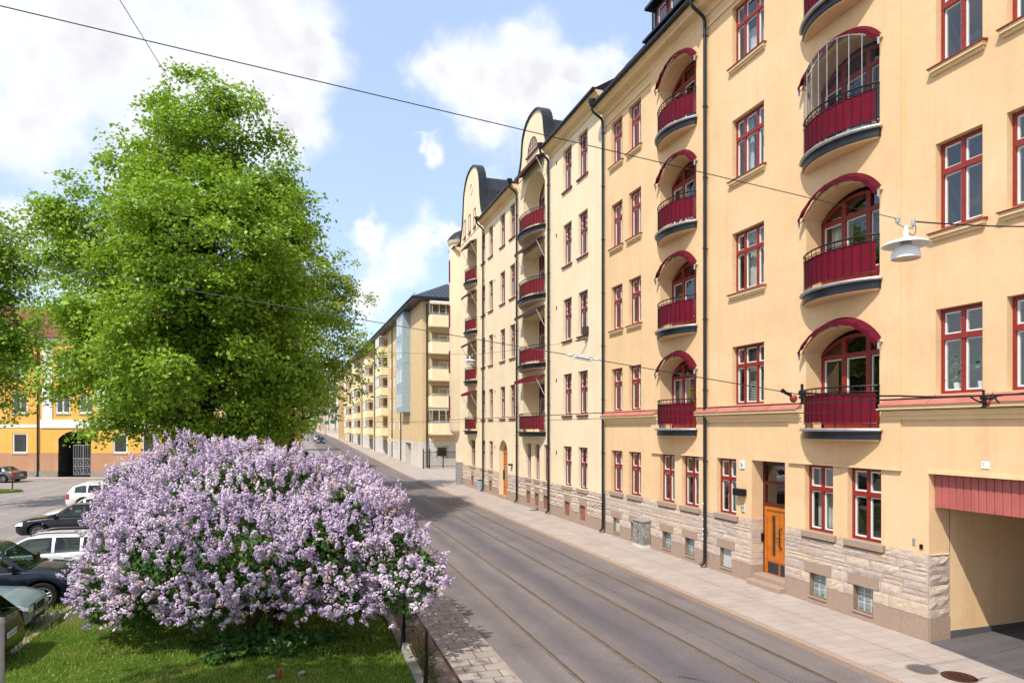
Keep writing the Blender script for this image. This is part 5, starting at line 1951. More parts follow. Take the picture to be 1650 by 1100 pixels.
tint[old] = RNG.uniform(.93, 1.0, old.sum())
np_mesh('blossom', v, q, M['flower'], lil, tint=tint[idx])
P, nr = shell(56000, .70, 1.0, 1.7, .72)
P = P + nr * (.10 * lumps(P) + .28 * vnoise(P * 1.05, 3.0))[:, None]
m = len(P)
nn = nr * .6 + np.array([0, 0, .5]) + RNG.normal(size=(m, 3)) * .5
v, q = leaf_quads(P - np.array(lroot_p), nn, RNG.uniform(.07, .13, m), .75, .10)
np_mesh('foliage', v, q, M['lilacleaf'], lil, tint=np.clip(.4 + .4 * vnoise(P * 2, 6.0), 0, 1))
rs_ = random.Random(9)
for i in range(9):
    mb = MB()
    a = i * 2 * math.pi / 9 + rs_.uniform(-.3, .3)
    s = Vector((.35 * math.cos(a), .3 * math.sin(a), 0))
    e = le[rs_.randrange(len(le))][0]
    e = Vector(e) - lroot_p
    e = e * .8
    e.z = max(1.7, e.z)
    r0 = rs_.uniform(.05, .1)
    pts = [s, s.lerp(e, .3) + Vector((rs_.uniform(-.1, .1), 0, .25)), s.lerp(e, .65) + Vector((0, rs_.uniform(-.1, .1), .2)), e]
    mb.tube(pts, [r0, r0 * .8, r0 * .55, r0 * .3], 7)
    for w in range(4):
        p0 = pts[1].lerp(pts[3], rs_.uniform(.1, .8)); p1 = p0 + Vector((rs_.uniform(-1.2, 1.2), rs_.uniform(-1.2, 1.2), rs_.uniform(.3, 1.0)))
        mb.tube([p0, p0.lerp(p1, .5) + Vector((0, 0, .1)), p1], [r0 * .4, r0 * .25, .008], 5)
    mb.build('stem', M['stem'], lil)

# ---- grass
def grass_patch(name, n, x0, x1, y0, y1, h, label):
    Pg = np.column_stack([RNG.uniform(x0, x1, n), y0 + (y1 - y0) * RNG.random(n) ** 1.35, np.zeros(n)])
    ll = vnoise(Pg * 1.5, 3.0)
    ll = ll + .5 * vnoise(Pg * .6, 12.0)
    ok = RNG.random(n) < np.clip(.70 + .7 * ll, .10, 1)
    Pg = Pg[ok]; n = len(Pg)
    a = RNG.random(n) * 2 * np.pi
    hh = h * RNG.uniform(.5, 1.5, n) * (1 + .35 * vnoise(Pg * .9, 5.0))
    lean = RNG.normal(size=(n, 2)) * .45 * hh[:, None]
    w = .010
    v = np.empty((n, 3, 3))
    dx = np.column_stack([np.cos(a) * w, np.sin(a) * w, np.zeros(n)])
    v[:, 0] = Pg - dx; v[:, 1] = Pg + dx
    v[:, 2] = Pg + np.column_stack([lean, hh])
    o = np_mesh(name, v.reshape(-1, 3), np.arange(n * 3).reshape(n, 3), M['grass'], tint=np.clip(.45 + .6 * vnoise(Pg * .8, 9.0) + RNG.normal(size=n) * .15, 0, 1))
    tag(o, label, 'grass', kind='stuff')
    return o


grass_patch('grass', 120000, -5.6, 2.15, 8.6, 26, .05, 'mown green grass of the lawn under and around the lilac')
grass_patch('grass', 2500, -6.2, -5.4, 15, 23, .11, 'longer rough grass along the parking kerb by the cars')
# grass verge by the far lot with a marker post
vp = at(8, 689, 50); vp.z = -.055
mb = MB()
o_ = []
for i in range(20):
    a = 2 * math.pi * i / 20
    o_.append((vp.x - 3 + 4.2 * math.cos(a), vp.y + 1.8 * math.sin(a)))
mb.slab(o_, -.10, -.03)
mb.build('grass_verge', M['turf'])['kind'] = 'structure'
gp_ = np.column_stack([vp.x - 3 + RNG.uniform(-4, 4, 5000), vp.y + RNG.uniform(-1.6, 1.6, 5000), np.full(5000, -.03)])
ok = ((gp_[:, 0] - vp.x + 3) / 4.1) ** 2 + ((gp_[:, 1] - vp.y) / 1.7) ** 2 < 1
gp_ = gp_[ok]; n = len(gp_)
v, q = leaf_quads(gp_ + np.array([0, 0, .06]), RNG.normal(size=(n, 3)) + np.array([.6, -.6, .2]), RNG.uniform(.12, .2, n), .4)
o = np_mesh('grass', v, q, M['grass'], tint=RNG.random(n)); tag(o, 'grass of the far verge beside the grey saloon car', 'grass', kind='stuff')

# low plants in the shade of the lilac
pc = at(430, 689, 14.2); pc.z = 0
n = 1700
aa = RNG.random(n) * 2 * np.pi; rr = np.sqrt(RNG.random(n))
Pg = np.column_stack([pc.x - .1 + 1.5 * rr * (1 + .35 * np.sin(aa * 3 + 1)) * np.cos(aa), pc.y + .35 + .9 * rr * (1 + .3 * np.sin(aa * 5)) * np.sin(aa), np.zeros(n)])
Pg[:, 2] = .08 + .34 * RNG.random(n) * np.clip(1 - rr, .15, 1) * (1 + .5 * vnoise(Pg * 4, 3.0))
v, q = leaf_quads(Pg, RNG.normal(size=(n, 3)) * .4 + np.array([0, -.2, 1]), RNG.uniform(.06, .17, n), .95, .06)
o = np_mesh('ground_cover', v, q, M['groundleaf'], tint=np.clip(RNG.random(n) * .5, 0, 1)); tag(o, 'dark green low leafy plants in the shade under the lilac', 'plants', kind='stuff')
# two stones and a red spray can left on the lawn edge
for (px, py, d, s, lab) in ((437, 1092, 12.7, .07, 'pale stone on the lawn left of the red bottle'), (485, 1086, 12.9, .07, 'small grey stone on the lawn right of the red bottle')):
    c = at(px, 689, d); c.z = .0
    mb = MB()
    pr = [(.001, 0), (s * .9, .01), (s, s * .35), (s * .7, s * .7), (.001, s * .8)]
    mb.lathe(pr, (0, 0, 0), 9, smooth=True)
    mb.v = [(x * 1.2 + .01 * math.sin(z * 40), y * .85, z * (1 + .2 * math.sin(x * 20))) for x, y, z in mb.v]
    o = mb.build('stone', M['dkconcrete'], None, c); tag(o, lab, 'stone')
c = at(451, 689, 12.65); c.z = .0
mb = MB(); mb.lathe([(.001, 0), (.035, .0), (.035, .15), (.028, .18), (.013, .20), (.013, .235), (.001, .236)], (0, 0, 0), 12)
o = mb.build('bottle', M['redwood'], None, c); tag(o, 'small red bottle standing on the lawn in front of the lilac', 'bottle')
# ---------------------------------------------------------------- cars
def lerp_tab(tab, x):
    if x <= tab[0][0]: return tab[0][1]
    for (a, b), (c, d) in zip(tab, tab[1:]):
        if a <= x <= c:
            t = (x - a) / (c - a); t = t * t * (3 - 2 * t) * .5 + t * .5
            return b + (d - b) * t
    return tab[-1][1]


# side profiles on a half length of 1 (rear -1, nose +1): body shoulder line and roof line, heights in metres
KIND = {
    'sedan': dict(sh=[(-1, .80), (-.97, .93), (-.72, .98), (-.5, .96), (.4, .95), (.46, .95), (.75, .89), (.92, .80), (1, .70)],
                  rf=[(-.72, .97), (-.45, 1.36), (-.2, 1.43), (.1, 1.42), (.47, .935)], wind=(.1, .47), back=(-.72, -.42), side=[(-.50, -.25), (-.22, .09), (.11, .33)]),
    'wagon': dict(sh=[(-1, .74), (-.98, .95), (-.85, 1.0), (.4, .95), (.47, .94), (.75, .85), (.92, .72), (1, .58)],
                  rf=[(-.97, .98), (-.83, 1.36), (-.6, 1.45), (-.1, 1.47), (.1, 1.45), (.48, .95)], wind=(.1, .48), back=(-.97, -.82), side=[(-.80, -.52), (-.49, -.20), (-.17, .11), (.13, .34)]),
    'suv': dict(sh=[(-1, .86), (-.98, 1.05), (-.85, 1.10), (.38, 1.06), (.45, 1.06), (.75, .99), (.93, .88), (1, .70)],
                rf=[(-.96, 1.10), (-.86, 1.55), (-.6, 1.68), (-.1, 1.70), (.08, 1.67), (.46, 1.07)], wind=(.08, .46), back=(-.96, -.85), side=[(-.80, -.52), (-.48, -.17), (-.13, .09), (.11, .32)]),
    'hatch': dict(sh=[(-1, .74), (-.98, .96), (-.9, 1.0), (.36, .94), (.44, .93), (.75, .84), (.92, .70), (1, .58)],
                  rf=[(-.97, .99), (-.74, 1.40), (-.5, 1.47), (-.1, 1.48), (.08, 1.45), (.46, .94)], wind=(.08, .46), back=(-.97, -.74), side=[(-.70, -.40), (-.36, .07), (.10, .32)]),
}


def car(kind, L, W, col, label, pos, rz, rails=False, grille=True, name='parked_car', cat='car', lift=0.0, trim=None, plate_txt=True, group=None, simple_=False):
    K = KIND[kind]
    hl = L / 2
    pm = paint('car paint ' + col, col)
    root = empty(name, pos, rz)
    tag(root, label, cat, group)
    wr = .335 if kind != 'suv' else .365
    wb0, wb1 = -.585 * hl, .615 * hl
    sh = lambda x: lerp_tab(K['sh'], x / hl) + lift
    rf = lambda x: lerp_tab(K['rf'], x / hl) + lift
    def hw(x):
        t = x / hl
        w = 1.0
        if t > .72: w -= .26 * ((t - .72) / .28) ** 2.8
        if t < -.8: w -= .22 * ((-t - .8) / .2) ** 2.4
        return W / 2 * w
    def zb(x):
        z = .22 + lift * .5
        if abs(x) > .93 * hl: z += .10 * ((abs(x) / hl - .93) / .07)
        for xw in (wb0, wb1):
            d = abs(x - xw); ra = wr + .075
            if d < ra: z = max(z, wr + math.sqrt(ra * ra - d * d) * .98)
        return z
    xs = sorted(set([-hl + L * i / 46 for i in range(47)] + [xw + s * (wr + .075) * math.cos(a * math.pi / 12) for xw in (wb0, wb1) for s in (1,) for a in range(13)]))
    S_ = 13
    def sec(x):
        w, t, b = hw(x), sh(x), zb(x)
        pts = []
        mid = max(b + .03, min(t - .12, .62 + lift))
        pr = [(.90, b), (.965, b + min(.08, (t - b) * .2)), (1.0, b + (mid - b) * .6), (1.0, mid), (.985, t - .10), (.955, t - .045), (.88, t - .005), (.5, t + .018), (0, t + .028)]
        for k, z in pr: pts.append((x, w * k, z))
        return pts
    rows = [sec(x) for x in xs]
    mb = MB()
    np_ = len(rows[0])
    allv = []
    for r in rows: allv += [(p[0], -p[1], p[2]) for p in r] + [(p[0], p[1], p[2]) for p in r[-2::-1]]
    n2 = 2 * np_ - 1
    fs = []
    for i in range(len(rows) - 1):
        for j in range(n2 - 1):
            fs.append((i * n2 + j, i * n2 + j + 1, (i + 1) * n2 + j + 1, (i + 1) * n2 + j))
    mb.add(allv, fs, 0, 0, True)
    mb.add([allv[j] for j in range(n2)], [tuple(range(n2))], 0)
    mb.add([allv[(len(rows) - 1) * n2 + j] for j in range(n2)], [tuple(range(n2 - 1, -1, -1))], 0)
    # greenhouse shell (pillars and roof)
    gx0, gx1 = K['rf'][0][0] * hl, K['rf'][-1][0] * hl
    gxs = [gx0 + (gx1 - gx0) * i / 40 for i in range(41)]
    def gsec(x, o=0.0):
        w0 = hw(x) * .93; t = sh(x) - .01; z = max(rf(x), t + .012)
        tum = .24 * (z - t)
        w1 = max(.2, w0 - tum - .03)
        return [(x, w0 + o, t), (x, w0 - (w0 - w1) * .5 + .015 + o, t + (z - t) * .5), (x, w1 + o, z - .055 * min(1, (z - t) * 4)), (x, w1 - .07, z + o), (x, w1 * .5, z + .02 + o), (x, 0, z + .028 + o)]
    gr = [gsec(x) for x in gxs]
    allg = []
    for r in gr: allg += [(p[0], -p[1], p[2]) for p in r] + [(p[0], p[1], p[2]) for p in r[-2::-1]]
    n3 = 11
    fs = []
    for i in range(len(gr) - 1):
        for j in range(n3 - 1): fs.append((i * n3 + j, i * n3 + j + 1, (i + 1) * n3 + j + 1, (i + 1) * n3 + j))
    # leave the glazed areas open
    def glazed(i, j):
        xm = (gxs[i] + gxs[i + 1]) / 2 / hl
        jj = min(j, n3 - 2 - j)
        if jj <= 1: return any(a < xm < b for a, b in K['side'])
        if jj >= 3: return K['wind'][0] + .02 < xm < K['wind'][1] - .015 or K['back'][0] + .02 < xm < K['back'][1] - .02
        return False
    keep = [f for t_, f in enumerate(fs) if not glazed(t_ // (n3 - 1), t_ % (n3 - 1))]
    glz = {}
    for t_, f in enumerate(fs):
        i, j = t_ // (n3 - 1), t_ % (n3 - 1)
        if glazed(i, j):
            xm = (gxs[i] + gxs[i + 1]) / 2 / hl
            jj = min(j, n3 - 2 - j)
            if jj <= 1:
                w = [q for q, (a, b) in enumerate(K['side']) if a < xm < b][0]
                key = ('side_window', w, j < 5)
            else: key = ('windscreen',) if xm > 0 else ('rear_window',)
            glz.setdefault(key, []).append(f)
    mb.add(allg, keep, 0, 0, True)
    body = mb.build('body', pm, root, fixn=True)
    for key, ff in glz.items():
        use = sorted({i for f in ff for i in f}); rm = {o: i for i, o in enumerate(use)}
        g = MB(); g.add([allg[i] for i in use], [tuple(rm[i] for i in f) for f in ff], 0, 0, True); g.build(key[0], M['carglass'], root, fixn=True)
    # cabin: seats and dash seen through the glass
    mb = MB()
    zf = .45 + lift
    mb.box(gx0 + .15, gx1 - .2, -W * .40, W * .40, .4 + lift, .52 + lift)
    for sx in (-.12, -.55 if kind != 'hatch' else -.5):
        for sy in (-.36, .36):
            mb.cbox(sx * hl - .1, sx * hl + .08, sy - .24, sy + .24, zf, 1.12 + lift * 1.3, .05); mb.cbox(sx * hl - .07, sx * hl + .05, sy - .12, sy + .12, 1.12 + lift * 1.3, 1.3 + lift * 1.3, .04)
    mb.cbox(.30 * hl, .42 * hl, -W * .40, W * .40, .6 + lift, .93 + lift, .04)
    mb.build('interior', M['black'], root)
    # underside sill
    mb = MB(); mb.box(-hl * .9, hl * .9, -W * .38, W * .38, .20 + lift * .5, .45); mb.build('underbody', M['black'], root)
    # wheels
    for xw in (wb0, wb1):
        for s in (-1, 1):
            y = s * (W / 2 - .115)
            t = MB()
            ti = [(wr * .66, -.10), (wr * .93, -.11), (wr, -.08), (wr, .08), (wr * .93, .11), (wr * .66, .10)]
            t.lathe(ti, (xw, y, wr), 28, axis='y')
            wo = t.build('wheel', M['rubber'], root)
            r = MB()
            yo = y + s * .085
            r.lathe([(wr * .67, s * .02), (wr * .60, s * .018), (wr * .58, -s * .05)], (xw, yo, wr), 28, axis='y')
            r.lathe([(.001, s * .0), (.06, s * .0), (.075, -s * .02)], (xw, yo, wr), 14, axis='y')
            for k in range(5):
                a = 2 * math.pi * k / 5 + .3
                ca, sa = math.cos(a), math.sin(a)
                for o_ in (-.028, .028):
                    p0 = (xw + .05 * ca - o_ * sa, yo - s * .004, wr + .05 * sa + o_ * ca)
                    p1 = (xw + wr * .6 * ca - o_ * 1.6 * sa, yo - s * .0, wr + wr * .6 * sa + o_ * 1.6 * ca)
                    r.tube([p0, p1], .017, 5)
            r.lathe([(.001, -s * .07), (wr * .58, -s * .07)], (xw, yo, wr), 20, 1, axis='y')
            r.build('rim', [M['alloy'], M['black']], wo)
    # lights, grille, plates, mirrors, handles
    def patch(x0, x1, j0, j1, s, o=.008, nx=6):
        q = MB()
        gridv = []
        for i in range(nx + 1):
            x = x0 + (x1 - x0) * i / nx
            r = sec(x)
            for j in range(j0, j1 + 1):
                p = r[j]
                gridv.append((p[0] + o * .7 * (1 if x > 0 else -1), s * (p[1] + o), p[2] + o * .4))
        w = j1 - j0 + 1
        q.add(gridv, [(i * w + j, i * w + j + 1, (i + 1) * w + j + 1, (i + 1) * w + j) for i in range(nx) for j in range(w - 1)], 0, 0, True)
        return q
    for s in (-1, 1):
        q = patch(.86 * hl, hl - .005, 3, 5, s, .012); 
        w = hw(hl); zt = sh(hl)
        q.quad((hl + .012, s * w * .58, zt - .15), (hl + .012, s * w * .995, zt - .17), (hl + .012, s * w * .965, zt - .03), (hl + .012, s * w * .58, zt - .02))
        q.build('headlight', M['headlamp'], root)
        q = patch(-hl + .005, -.90 * hl, 3, 5, s, .012, 4)
        w = hw(-hl); zt = sh(-hl)
        q.quad((-hl - .012, s * w * .70, .66 + lift), (-hl - .012, s * w * 1.0, .66 + lift), (-hl - .012, s * w * .97, zt - .03), (-hl - .012, s * w * .70, zt - .03))
        q.build('tail_light', M['taillight'], root)
        m_ = MB()
        mx = K['wind'][1] * hl - .28; my = s * (W / 2 * .99 + .09); mz = sh(mx) + .08
        m_.cbox(mx - .07, mx + .08, my - .10, my + .10, mz - .065, mz + .075, .03)
        m_.box(mx - .02, mx + .03, s * W / 2 * .88, my, mz - .06, mz - .03)
        m_.build('mirror', M['black'] if kind == 'suv' else pm, root)
        for xd in ((-.36, .02) if kind != 'hatch' else (.0,)):
            h_ = MB(); zz = sh(xd * hl) - .15
            h_.tube([(xd * hl - .1, s * (W / 2 + .012), zz), (xd * hl + .1, s * (W / 2 + .012), zz + .005)], .014, 6)
            h_.build('door_handle', pm, root)
        # shut lines
    wn = hw(hl)
    zt = sh(hl)
    q = MB()
    if grille:
        q.cbox(hl + .002, hl + .03, -wn * .40, wn * .40, zt - .20, zt - .03, .02)
        gq = q.build('grille', M['black'], root)
        c = MB()
        c.tube([(hl + .03, -wn * .42, zt - .01), (hl + .035, 0, zt + .0), (hl + .03, wn * .42, zt - .01), (hl + .03, wn * .34, zt - .20), (hl + .03, -wn * .34, zt - .20), (hl + .03, -wn * .42, zt - .01)], .012, 5)
        c.build('grille_rim', M['zinc'], gq)
    q = MB()
    q.cbox(hl - .03, hl + .014, -wn * .62, wn * .62, .29 + lift * .5, .38 + lift * .5, .01)
    q.build('air_intake', M['black'], root)
    for sx, s, z in ((hl + .016, 1, .46 + lift * .5 + (.0)), (-hl - .012, -1, .66 + lift if kind != 'sedan' else .62)):
        q = MB()
        q.box(min(sx, sx + s * .014), max(sx, sx + s * .014), -.26, .26, z - .055, z + .055)
        po = q.build('number_plate', M['plate'], root)
        q = MB()
        q.box(sx + s * .0145, sx + s * .0165, -.26 if s < 0 else .21, -.21 if s < 0 else .26, z - .053, z + .053)
        q.build('plate_band', M['plateblue'], po)
        q = MB()
        for k, yy in enumerate((-.17, -.11, -.05, .05, .11, .17)):
            yy *= s
            q.box(sx + s * .0145, sx + s * .016, yy - .018, yy - .006, z - .034, z + .034); q.box(sx + s * .0145, sx + s * .016, yy - .006, yy + .018, z + .012 * (k % 3) - .01, z + .012 * (k % 3) + .006)
        q.build('plate_mark', M['signdark'], po)
    if rails:
        for s in (-1, 1):
            q = MB()
            a0, a1 = (K['rf'][1][0] + .1) * hl, K['wind'][0] * hl
            pts = []
            for i in range(9):
                x = a0 + (a1 - a0) * i / 8
                g_ = gsec(x)
                pts.append((x, s * (g_[3][1] - .01), g_[3][2] + (.07 if 0 < i < 8 else .015)))
            q.tube(pts, .022, 6)
            q.build('roof_rail', M['dark'] if trim is None else M[trim], root)
    # wiper cowl
    q = MB(); xx = K['wind'][1] * hl; q.box(xx - .03, xx + .06, -W * .40, W * .40, sh(xx) + .0, sh(xx) + .035); q.build('cowl', M['black'], root)
    return root


ZL = -.06
car('sedan', 4.57, 1.77, '#8b9ca3', 'grey green saloon car with headlight and plate towards the lawn, beside the navy one', (-5.85 - 2.25, 18.7, ZL), 0)
car('suv', 4.62, 1.86, '#161c2c', 'dark navy off road car with a large front wheel beside the lilac', (-5.45 - 2.31, 21.35, ZL), R(2), lift=.02)
car('hatch', 4.25, 1.74, '#0e1013', 'black hatchback seen from behind beside the grey pole at the lower left corner', (-5.45 - 2.12, 16.0, ZL), R(180))
car('wagon', 4.65, 1.80, '#dfe1e2', 'white estate car with dark roof rails between the navy car and the black saloon', (-7.5, 24.7, ZL), R(180), rails=True)
car('sedan', 4.60, 1.80, '#10131a', 'glossy blue black saloon car with its nose to the left, behind the white roof rails', (-9.0, 34.3, ZL), R(180))
car('hatch', 4.3, 1.76, '#c9ccce', 'silver hatchback mostly hidden behind the blue black saloon', (-9.3, 37.2, ZL), R(180))
car('wagon', 4.7, 1.82, '#e6e7e7', 'white estate car showing its red tail light at the back of the row', (-10.4, 46.0, ZL), R(0), rails=True, trim='zinc')
car('hatch', 4.2, 1.76, '#dcdedf', 'farthest white car, only its roof and red lamp above the lilac', (-10.0, 54.5, ZL), R(0))
gsp = at(-8, 689, 59.5)
car('sedan', 4.7, 1.82, '#5b6063', 'grey saloon car parked along the orange house at the left edge', (gsp.x, gsp.y, ZL), -TH + R(180))
fc = at(512, 689, 165)
car('hatch', 4.2, 1.76, '#14161a', 'small dark car far up the street on the right, by the pale house', (5.6, 158, gz(158) - .11), R(-90), simple_=True)
car('wagon', 4.4, 1.8, '#20302a', 'dark green car parked at the left kerb, peeping over the lilac', (1.0, 92, gz(92) - .10), R(-90))
car('hatch', 4.2, 1.76, '#b9bcc0', 'tiny pale car behind the dark one far up the street', (5.4, 172, gz(172) - .11), R(-90))
# ---------------------------------------------------------------- street furniture
# chain link fence of the lawn
fn = empty('chain_link_fence', (2.3, 12.0, 0))
tag(fn, 'rusty chain link fence with dark posts between lawn and left pavement', 'fence')
ys = [-5.2 + 2.6 * i for i in range(12)]   # local y of posts
mb = MB()
y0, y1 = ys[0], ys[-1]
pitch = .055
n = int((y1 - y0) / pitch)
Z0, Z1 = .10, 1.0
k = (Z1 - Z0) * .95
w = .003
V, Fq = [], []
for i in range(-int(k / pitch), n):
    for s in (1, -1):
        a = y0 + i * pitch; b = a + k
        p, q = (a, Z0), (b, Z1)
        if s < 0: p, q = (b, Z0), (a, Z1)
        # clip
        def clip(p, q):
            (ya, za), (yb, zb) = p, q
            if ya > yb: (ya, za), (yb, zb) = (yb, zb), (ya, za)
            if yb <= y0 or ya >= y1: return None
            if ya < y0: t = (y0 - ya) / (yb - ya); ya, za = y0, za + (zb - za) * t
            if yb > y1: t = (y1 - ya) / (yb - ya); yb, zb = y1, za + (zb - za) * t
            return (ya, za), (yb, zb)
        c = clip(p, q)
        if not c: continue
        (ya, za), (yb, zb) = c
        x = .004 * s
        d = Vector((0, yb - ya, zb - za)).normalized()
        nn = Vector((0, -d.z, d.y)) * w
        for o in (nn,):
            base = len(V)
            V += [(x, ya - o.y, za - o.z), (x, ya + o.y, za + o.z), (x, yb + o.y, zb + o.z), (x, yb - o.y, zb - o.z),
                  (x - w, ya, za), (x - w, yb, zb)]
            Fq += [(base, base + 1, base + 2, base + 3), (base, base + 3, base + 5, base + 4), (base + 1, base + 4, base + 5, base + 2)]
mb.add(V, Fq)
mb.build('wire_mesh', M['rust'], fn)
mb = MB(); mb.tube([(0, y, 1.02) for y in ys], .022, 6); mb.build('top_rail', M['rust'], fn)
for i, y in enumerate(ys):
    mb = MB(); mb.tube([(-.04, y, 0), (-.04, y, 1.06)], .032, 8); mb.lathe([(.036, 1.06), (.02, 1.085), (.001, 1.09)], (-.04, y, 0), 8)
    mb.tube([(-.05, y, .62), (-.18, y - .42, .0)], .014, 5)
    mb.build('post', M['rustdark'], fn)
mb = MB(); mb.box(-.16, .1, y0, y1, -.1, .05); mb.build('footing', M['dkconcrete'], fn)
for i, (px, py) in enumerate(((655, 1050),)):
    c = at(px, 689, 14.3); c.z = 0
    mb = MB(); mb.cbox(-.12, .12, -.09, .09, 0, .14, .04); o = mb.build('concrete_block', M['concrete'], None, c); tag(o, 'rough concrete lump at the foot of the fence post', 'block')

# weeds growing along the fence
for i in range(1):
    n = 700
    Pg = np.column_stack([2.42 + RNG.normal(size=n) * .05, 12.1 + 2.3 * RNG.random(n), .05 + .5 * RNG.random(n) ** 1.8])
    v, q = leaf_quads(Pg, RNG.normal(size=(n, 3)) + np.array([.5, -.5, .3]), RNG.uniform(.04, .08, n), .5)
    o = np_mesh('weeds', v, q, M['groundleaf'], tint=RNG.random(n)); tag(o, 'straggly weeds climbing the chain link fence beside the left pavement', 'weeds', kind='stuff')

# cable cabinet leaning on the plinth
fy = lambda px: (15134 / (px - 475) - 4.11) / .9513
ca = empty('cable_cabinet', (FX - .19, (fy(1024) + fy(1054)) / 2 - .1, 0), R(-90))
tag(ca, 'scribbled grey cable cabinet standing against the stone plinth', 'cabinet')
mb = MB(); mb.cbox(-.42, .42, -.17, .155, .12, 1.05, .015); mb.build('body', M['graffiti'], ca)
mb = MB(); mb.add([(-.45, -.21, 1.055), (.45, -.21, 1.055), (.45, .16, 1.12), (-.45, .16, 1.12), (-.45, -.21, 1.03), (.45, -.21, 1.03), (.45, .16, 1.05), (-.45, .16, 1.05)],
                  [(0, 1, 2, 3), (4, 5, 1, 0), (5, 6, 2, 1), (7, 4, 0, 3), (6, 7, 3, 2)]); mb.build('lid', M['zinc'], ca)
mb = MB(); mb.box(-.44, .44, -.18, .16, 0, .118); mb.build('foot', M['concrete'], ca)
mb = MB(); mb.box(-.006, .006, -.176, -.171, .14, 1.03); mb.box(.05, .08, -.185, -.171, .55, .68); mb.build('lock', M['steel'], ca)
# street side boxes at the cream house
cb = empty('switch_cabinet', (FX - .20, fy(744) + .0, 0), R(-90))
tag(cb, 'tall pale grey switch cabinet at the far corner of the cream house', 'cabinet')
mb = MB(); mb.cbox(-.35, .35, -.2, .17, .0, 1.85, .02); mb.build('body', M['zinc'], cb)
mb = MB(); mb.cbox(-.38, .38, -.23, .18, 1.853, 1.92, .02); mb.build('lid', M['board'], cb)
bb = empty('meter_box', (FX - .16, fy(778.5) + .3, 0), R(-90))
tag(bb, 'low blue grey box on the pavement beside the cream house downpipe', 'box')
mb = MB(); mb.cbox(-.3, .3, -.14, .13, .0, .82, .02); mb.build('body', M['bluegrey'], bb)
mb = MB(); mb.cbox(-.32, .32, -.16, .13, .823, .86, .012); mb.build('lid', M['steel'], bb)

# manhole cover
c = at(1545, 1090, 4.73 * 1080 / 401); 
mh = empty('manhole_cover', (c.x, c.y, 0))
tag(mh, 'round rusty manhole cover in the right pavement by the driveway', 'manhole cover')
mb = MB(); mb.lathe([(.30, .001), (.30, .008), (.262, .008)], (0, 0, 0), 32); mb.build('rim', M['rust'], mh)
mb = MB(); mb.lathe([(.258, .007), (.001, .007)], (0, 0, 0), 32)
for i in range(-4, 5):
    for j in range(-4, 5):
        if i * i + j * j < 17: mb.box(i * .05 - .015, i * .05 + .015, j * .05 - .015, j * .05 + .015, .0072, .013)
mb.build('lid', M['rust'], mh)

# hanging lamps
def lamp(pos, label):
    r = empty('hanging_lamp', pos)      # origin on the span wire
    r.scale = (.86, .86, .86)
    tag(r, label, 'street lamp', 'lamps hung over the tram street')
    mb = MB()
    mb.tube([(-.16, .0, .0), (-.16, 0, -.07), (0, 0, -.10), (.14, 0, -.10), (.16, 0, .0)], .012, 6)
    mb.cbox(-.19, -.13, -.03, .03, -.045, .03, .01); mb.cbox(.12, .18, -.025, .025, -.06, .03, .01)
    mb.build('hanger', M['zinc'], r)
    mb = MB(); mb.lathe([(.034, -.08), (.034, -.16), (.04, -.165), (.04, -.20), (.036, -.205), (.036, -.29)], (0, 0, 0), 14); mb.build('neck', M['lampwhite'], r)
    mb = MB(); mb.lathe([(.036, -.268), (.16, -.285), (.27, -.325), (.325, -.362), (.33, -.372), (.322, -.372), (.26, -.337), (.15, -.30), (.036, -.285)], (0, 0, 0), 40); mb.build('shade', M['lampwhite'], r)
    mb = MB(); mb.lathe([(.07, -.29), (.08, -.37)], (0, 0, 0), 16); mb.build('holder', M['zinc'], r)
    mb = MB(); mb.lathe([(.04, -.365), (.09, -.37), (.14, -.395), (.175, -.44), (.195, -.50), (.20, -.555), (.198, -.572), (.188, -.572)], (0, 0, 0), 32); mb.build('bowl', M['lampwhite'], r)
    mb = MB(); mb.lathe([(.19, -.568), (.12, -.56), (.001, -.556)], (0, 0, 0), 28); mb.build('diffuser', M['lampunder'], r)
    mb = MB(); mb.tube([(.16, 0, -.01), (.20, 0, -.09), (.19, 0, -.17), (.13, 0, -.21), (.04, 0, -.17)], .006, 5); mb.build('cable', M['black'], r)
    return r


def wire(name, pts, r, label, cat='wire', sag=0.0, mat='iron', n=14, group=None):
    P = [Vector(p) for p in pts]
    out = []
    for a, b in zip(P, P[1:]):
        for i in range(n):
            t = i / n
            p = a.lerp(b, t); p.z -= sag * 4 * t * (1 - t)
            out.append(p)
    out.append(P[-1])
    mb = MB(); mb.tube(out, r, 5)
    o = mb.build(name, M[mat]); tag(o, label, cat, group)
    return o


L1 = (7.5, 6.66, 7.40)
lamp(L1, 'white enamel lamp with a wide round shade hanging before the yellow house, the near one')
wire('lamp_span_wire', [(-9.0, 6.66, 8.85), (-2.35, 6.66, 8.26), (7.36, 6.66, 7.41)], .005, 'taut span wire from the upper left corner down to the near hanging lamp', n=20)
wire('lamp_cable', [(7.62, 6.66, 7.40), (FX, 6.66, 8.05)], .010, 'thicker black cable from the near hanging lamp to the yellow house', sag=.12)
L2 = at(757, 571, 33.5)
lamp(tuple(L2), 'far white lamp hanging in front of the cream house balcony column')
br = Vector((FX - .12, 29.4, 8.95))
wire('lamp_span_wire', [tuple(L2 + Vector((.2, 0, .0))), tuple(br)], .008, 'span wire from the far hanging lamp to the wall box on the cream house', sag=.05)
lf = L2 + (L2 - br) * 2.4; lf.z = L2.z + .8
wire('lamp_span_wire', [tuple(L2 - Vector((.2, 0, 0))), tuple(lf)], .008, 'span wire from the far hanging lamp away into the linden crown', sag=.05)
wb = empty('wall_anchor', (FX, 29.4, 8.95), R(-90)); tag(wb, 'small dark box and hook holding a wire on the cream wall', 'wall box')
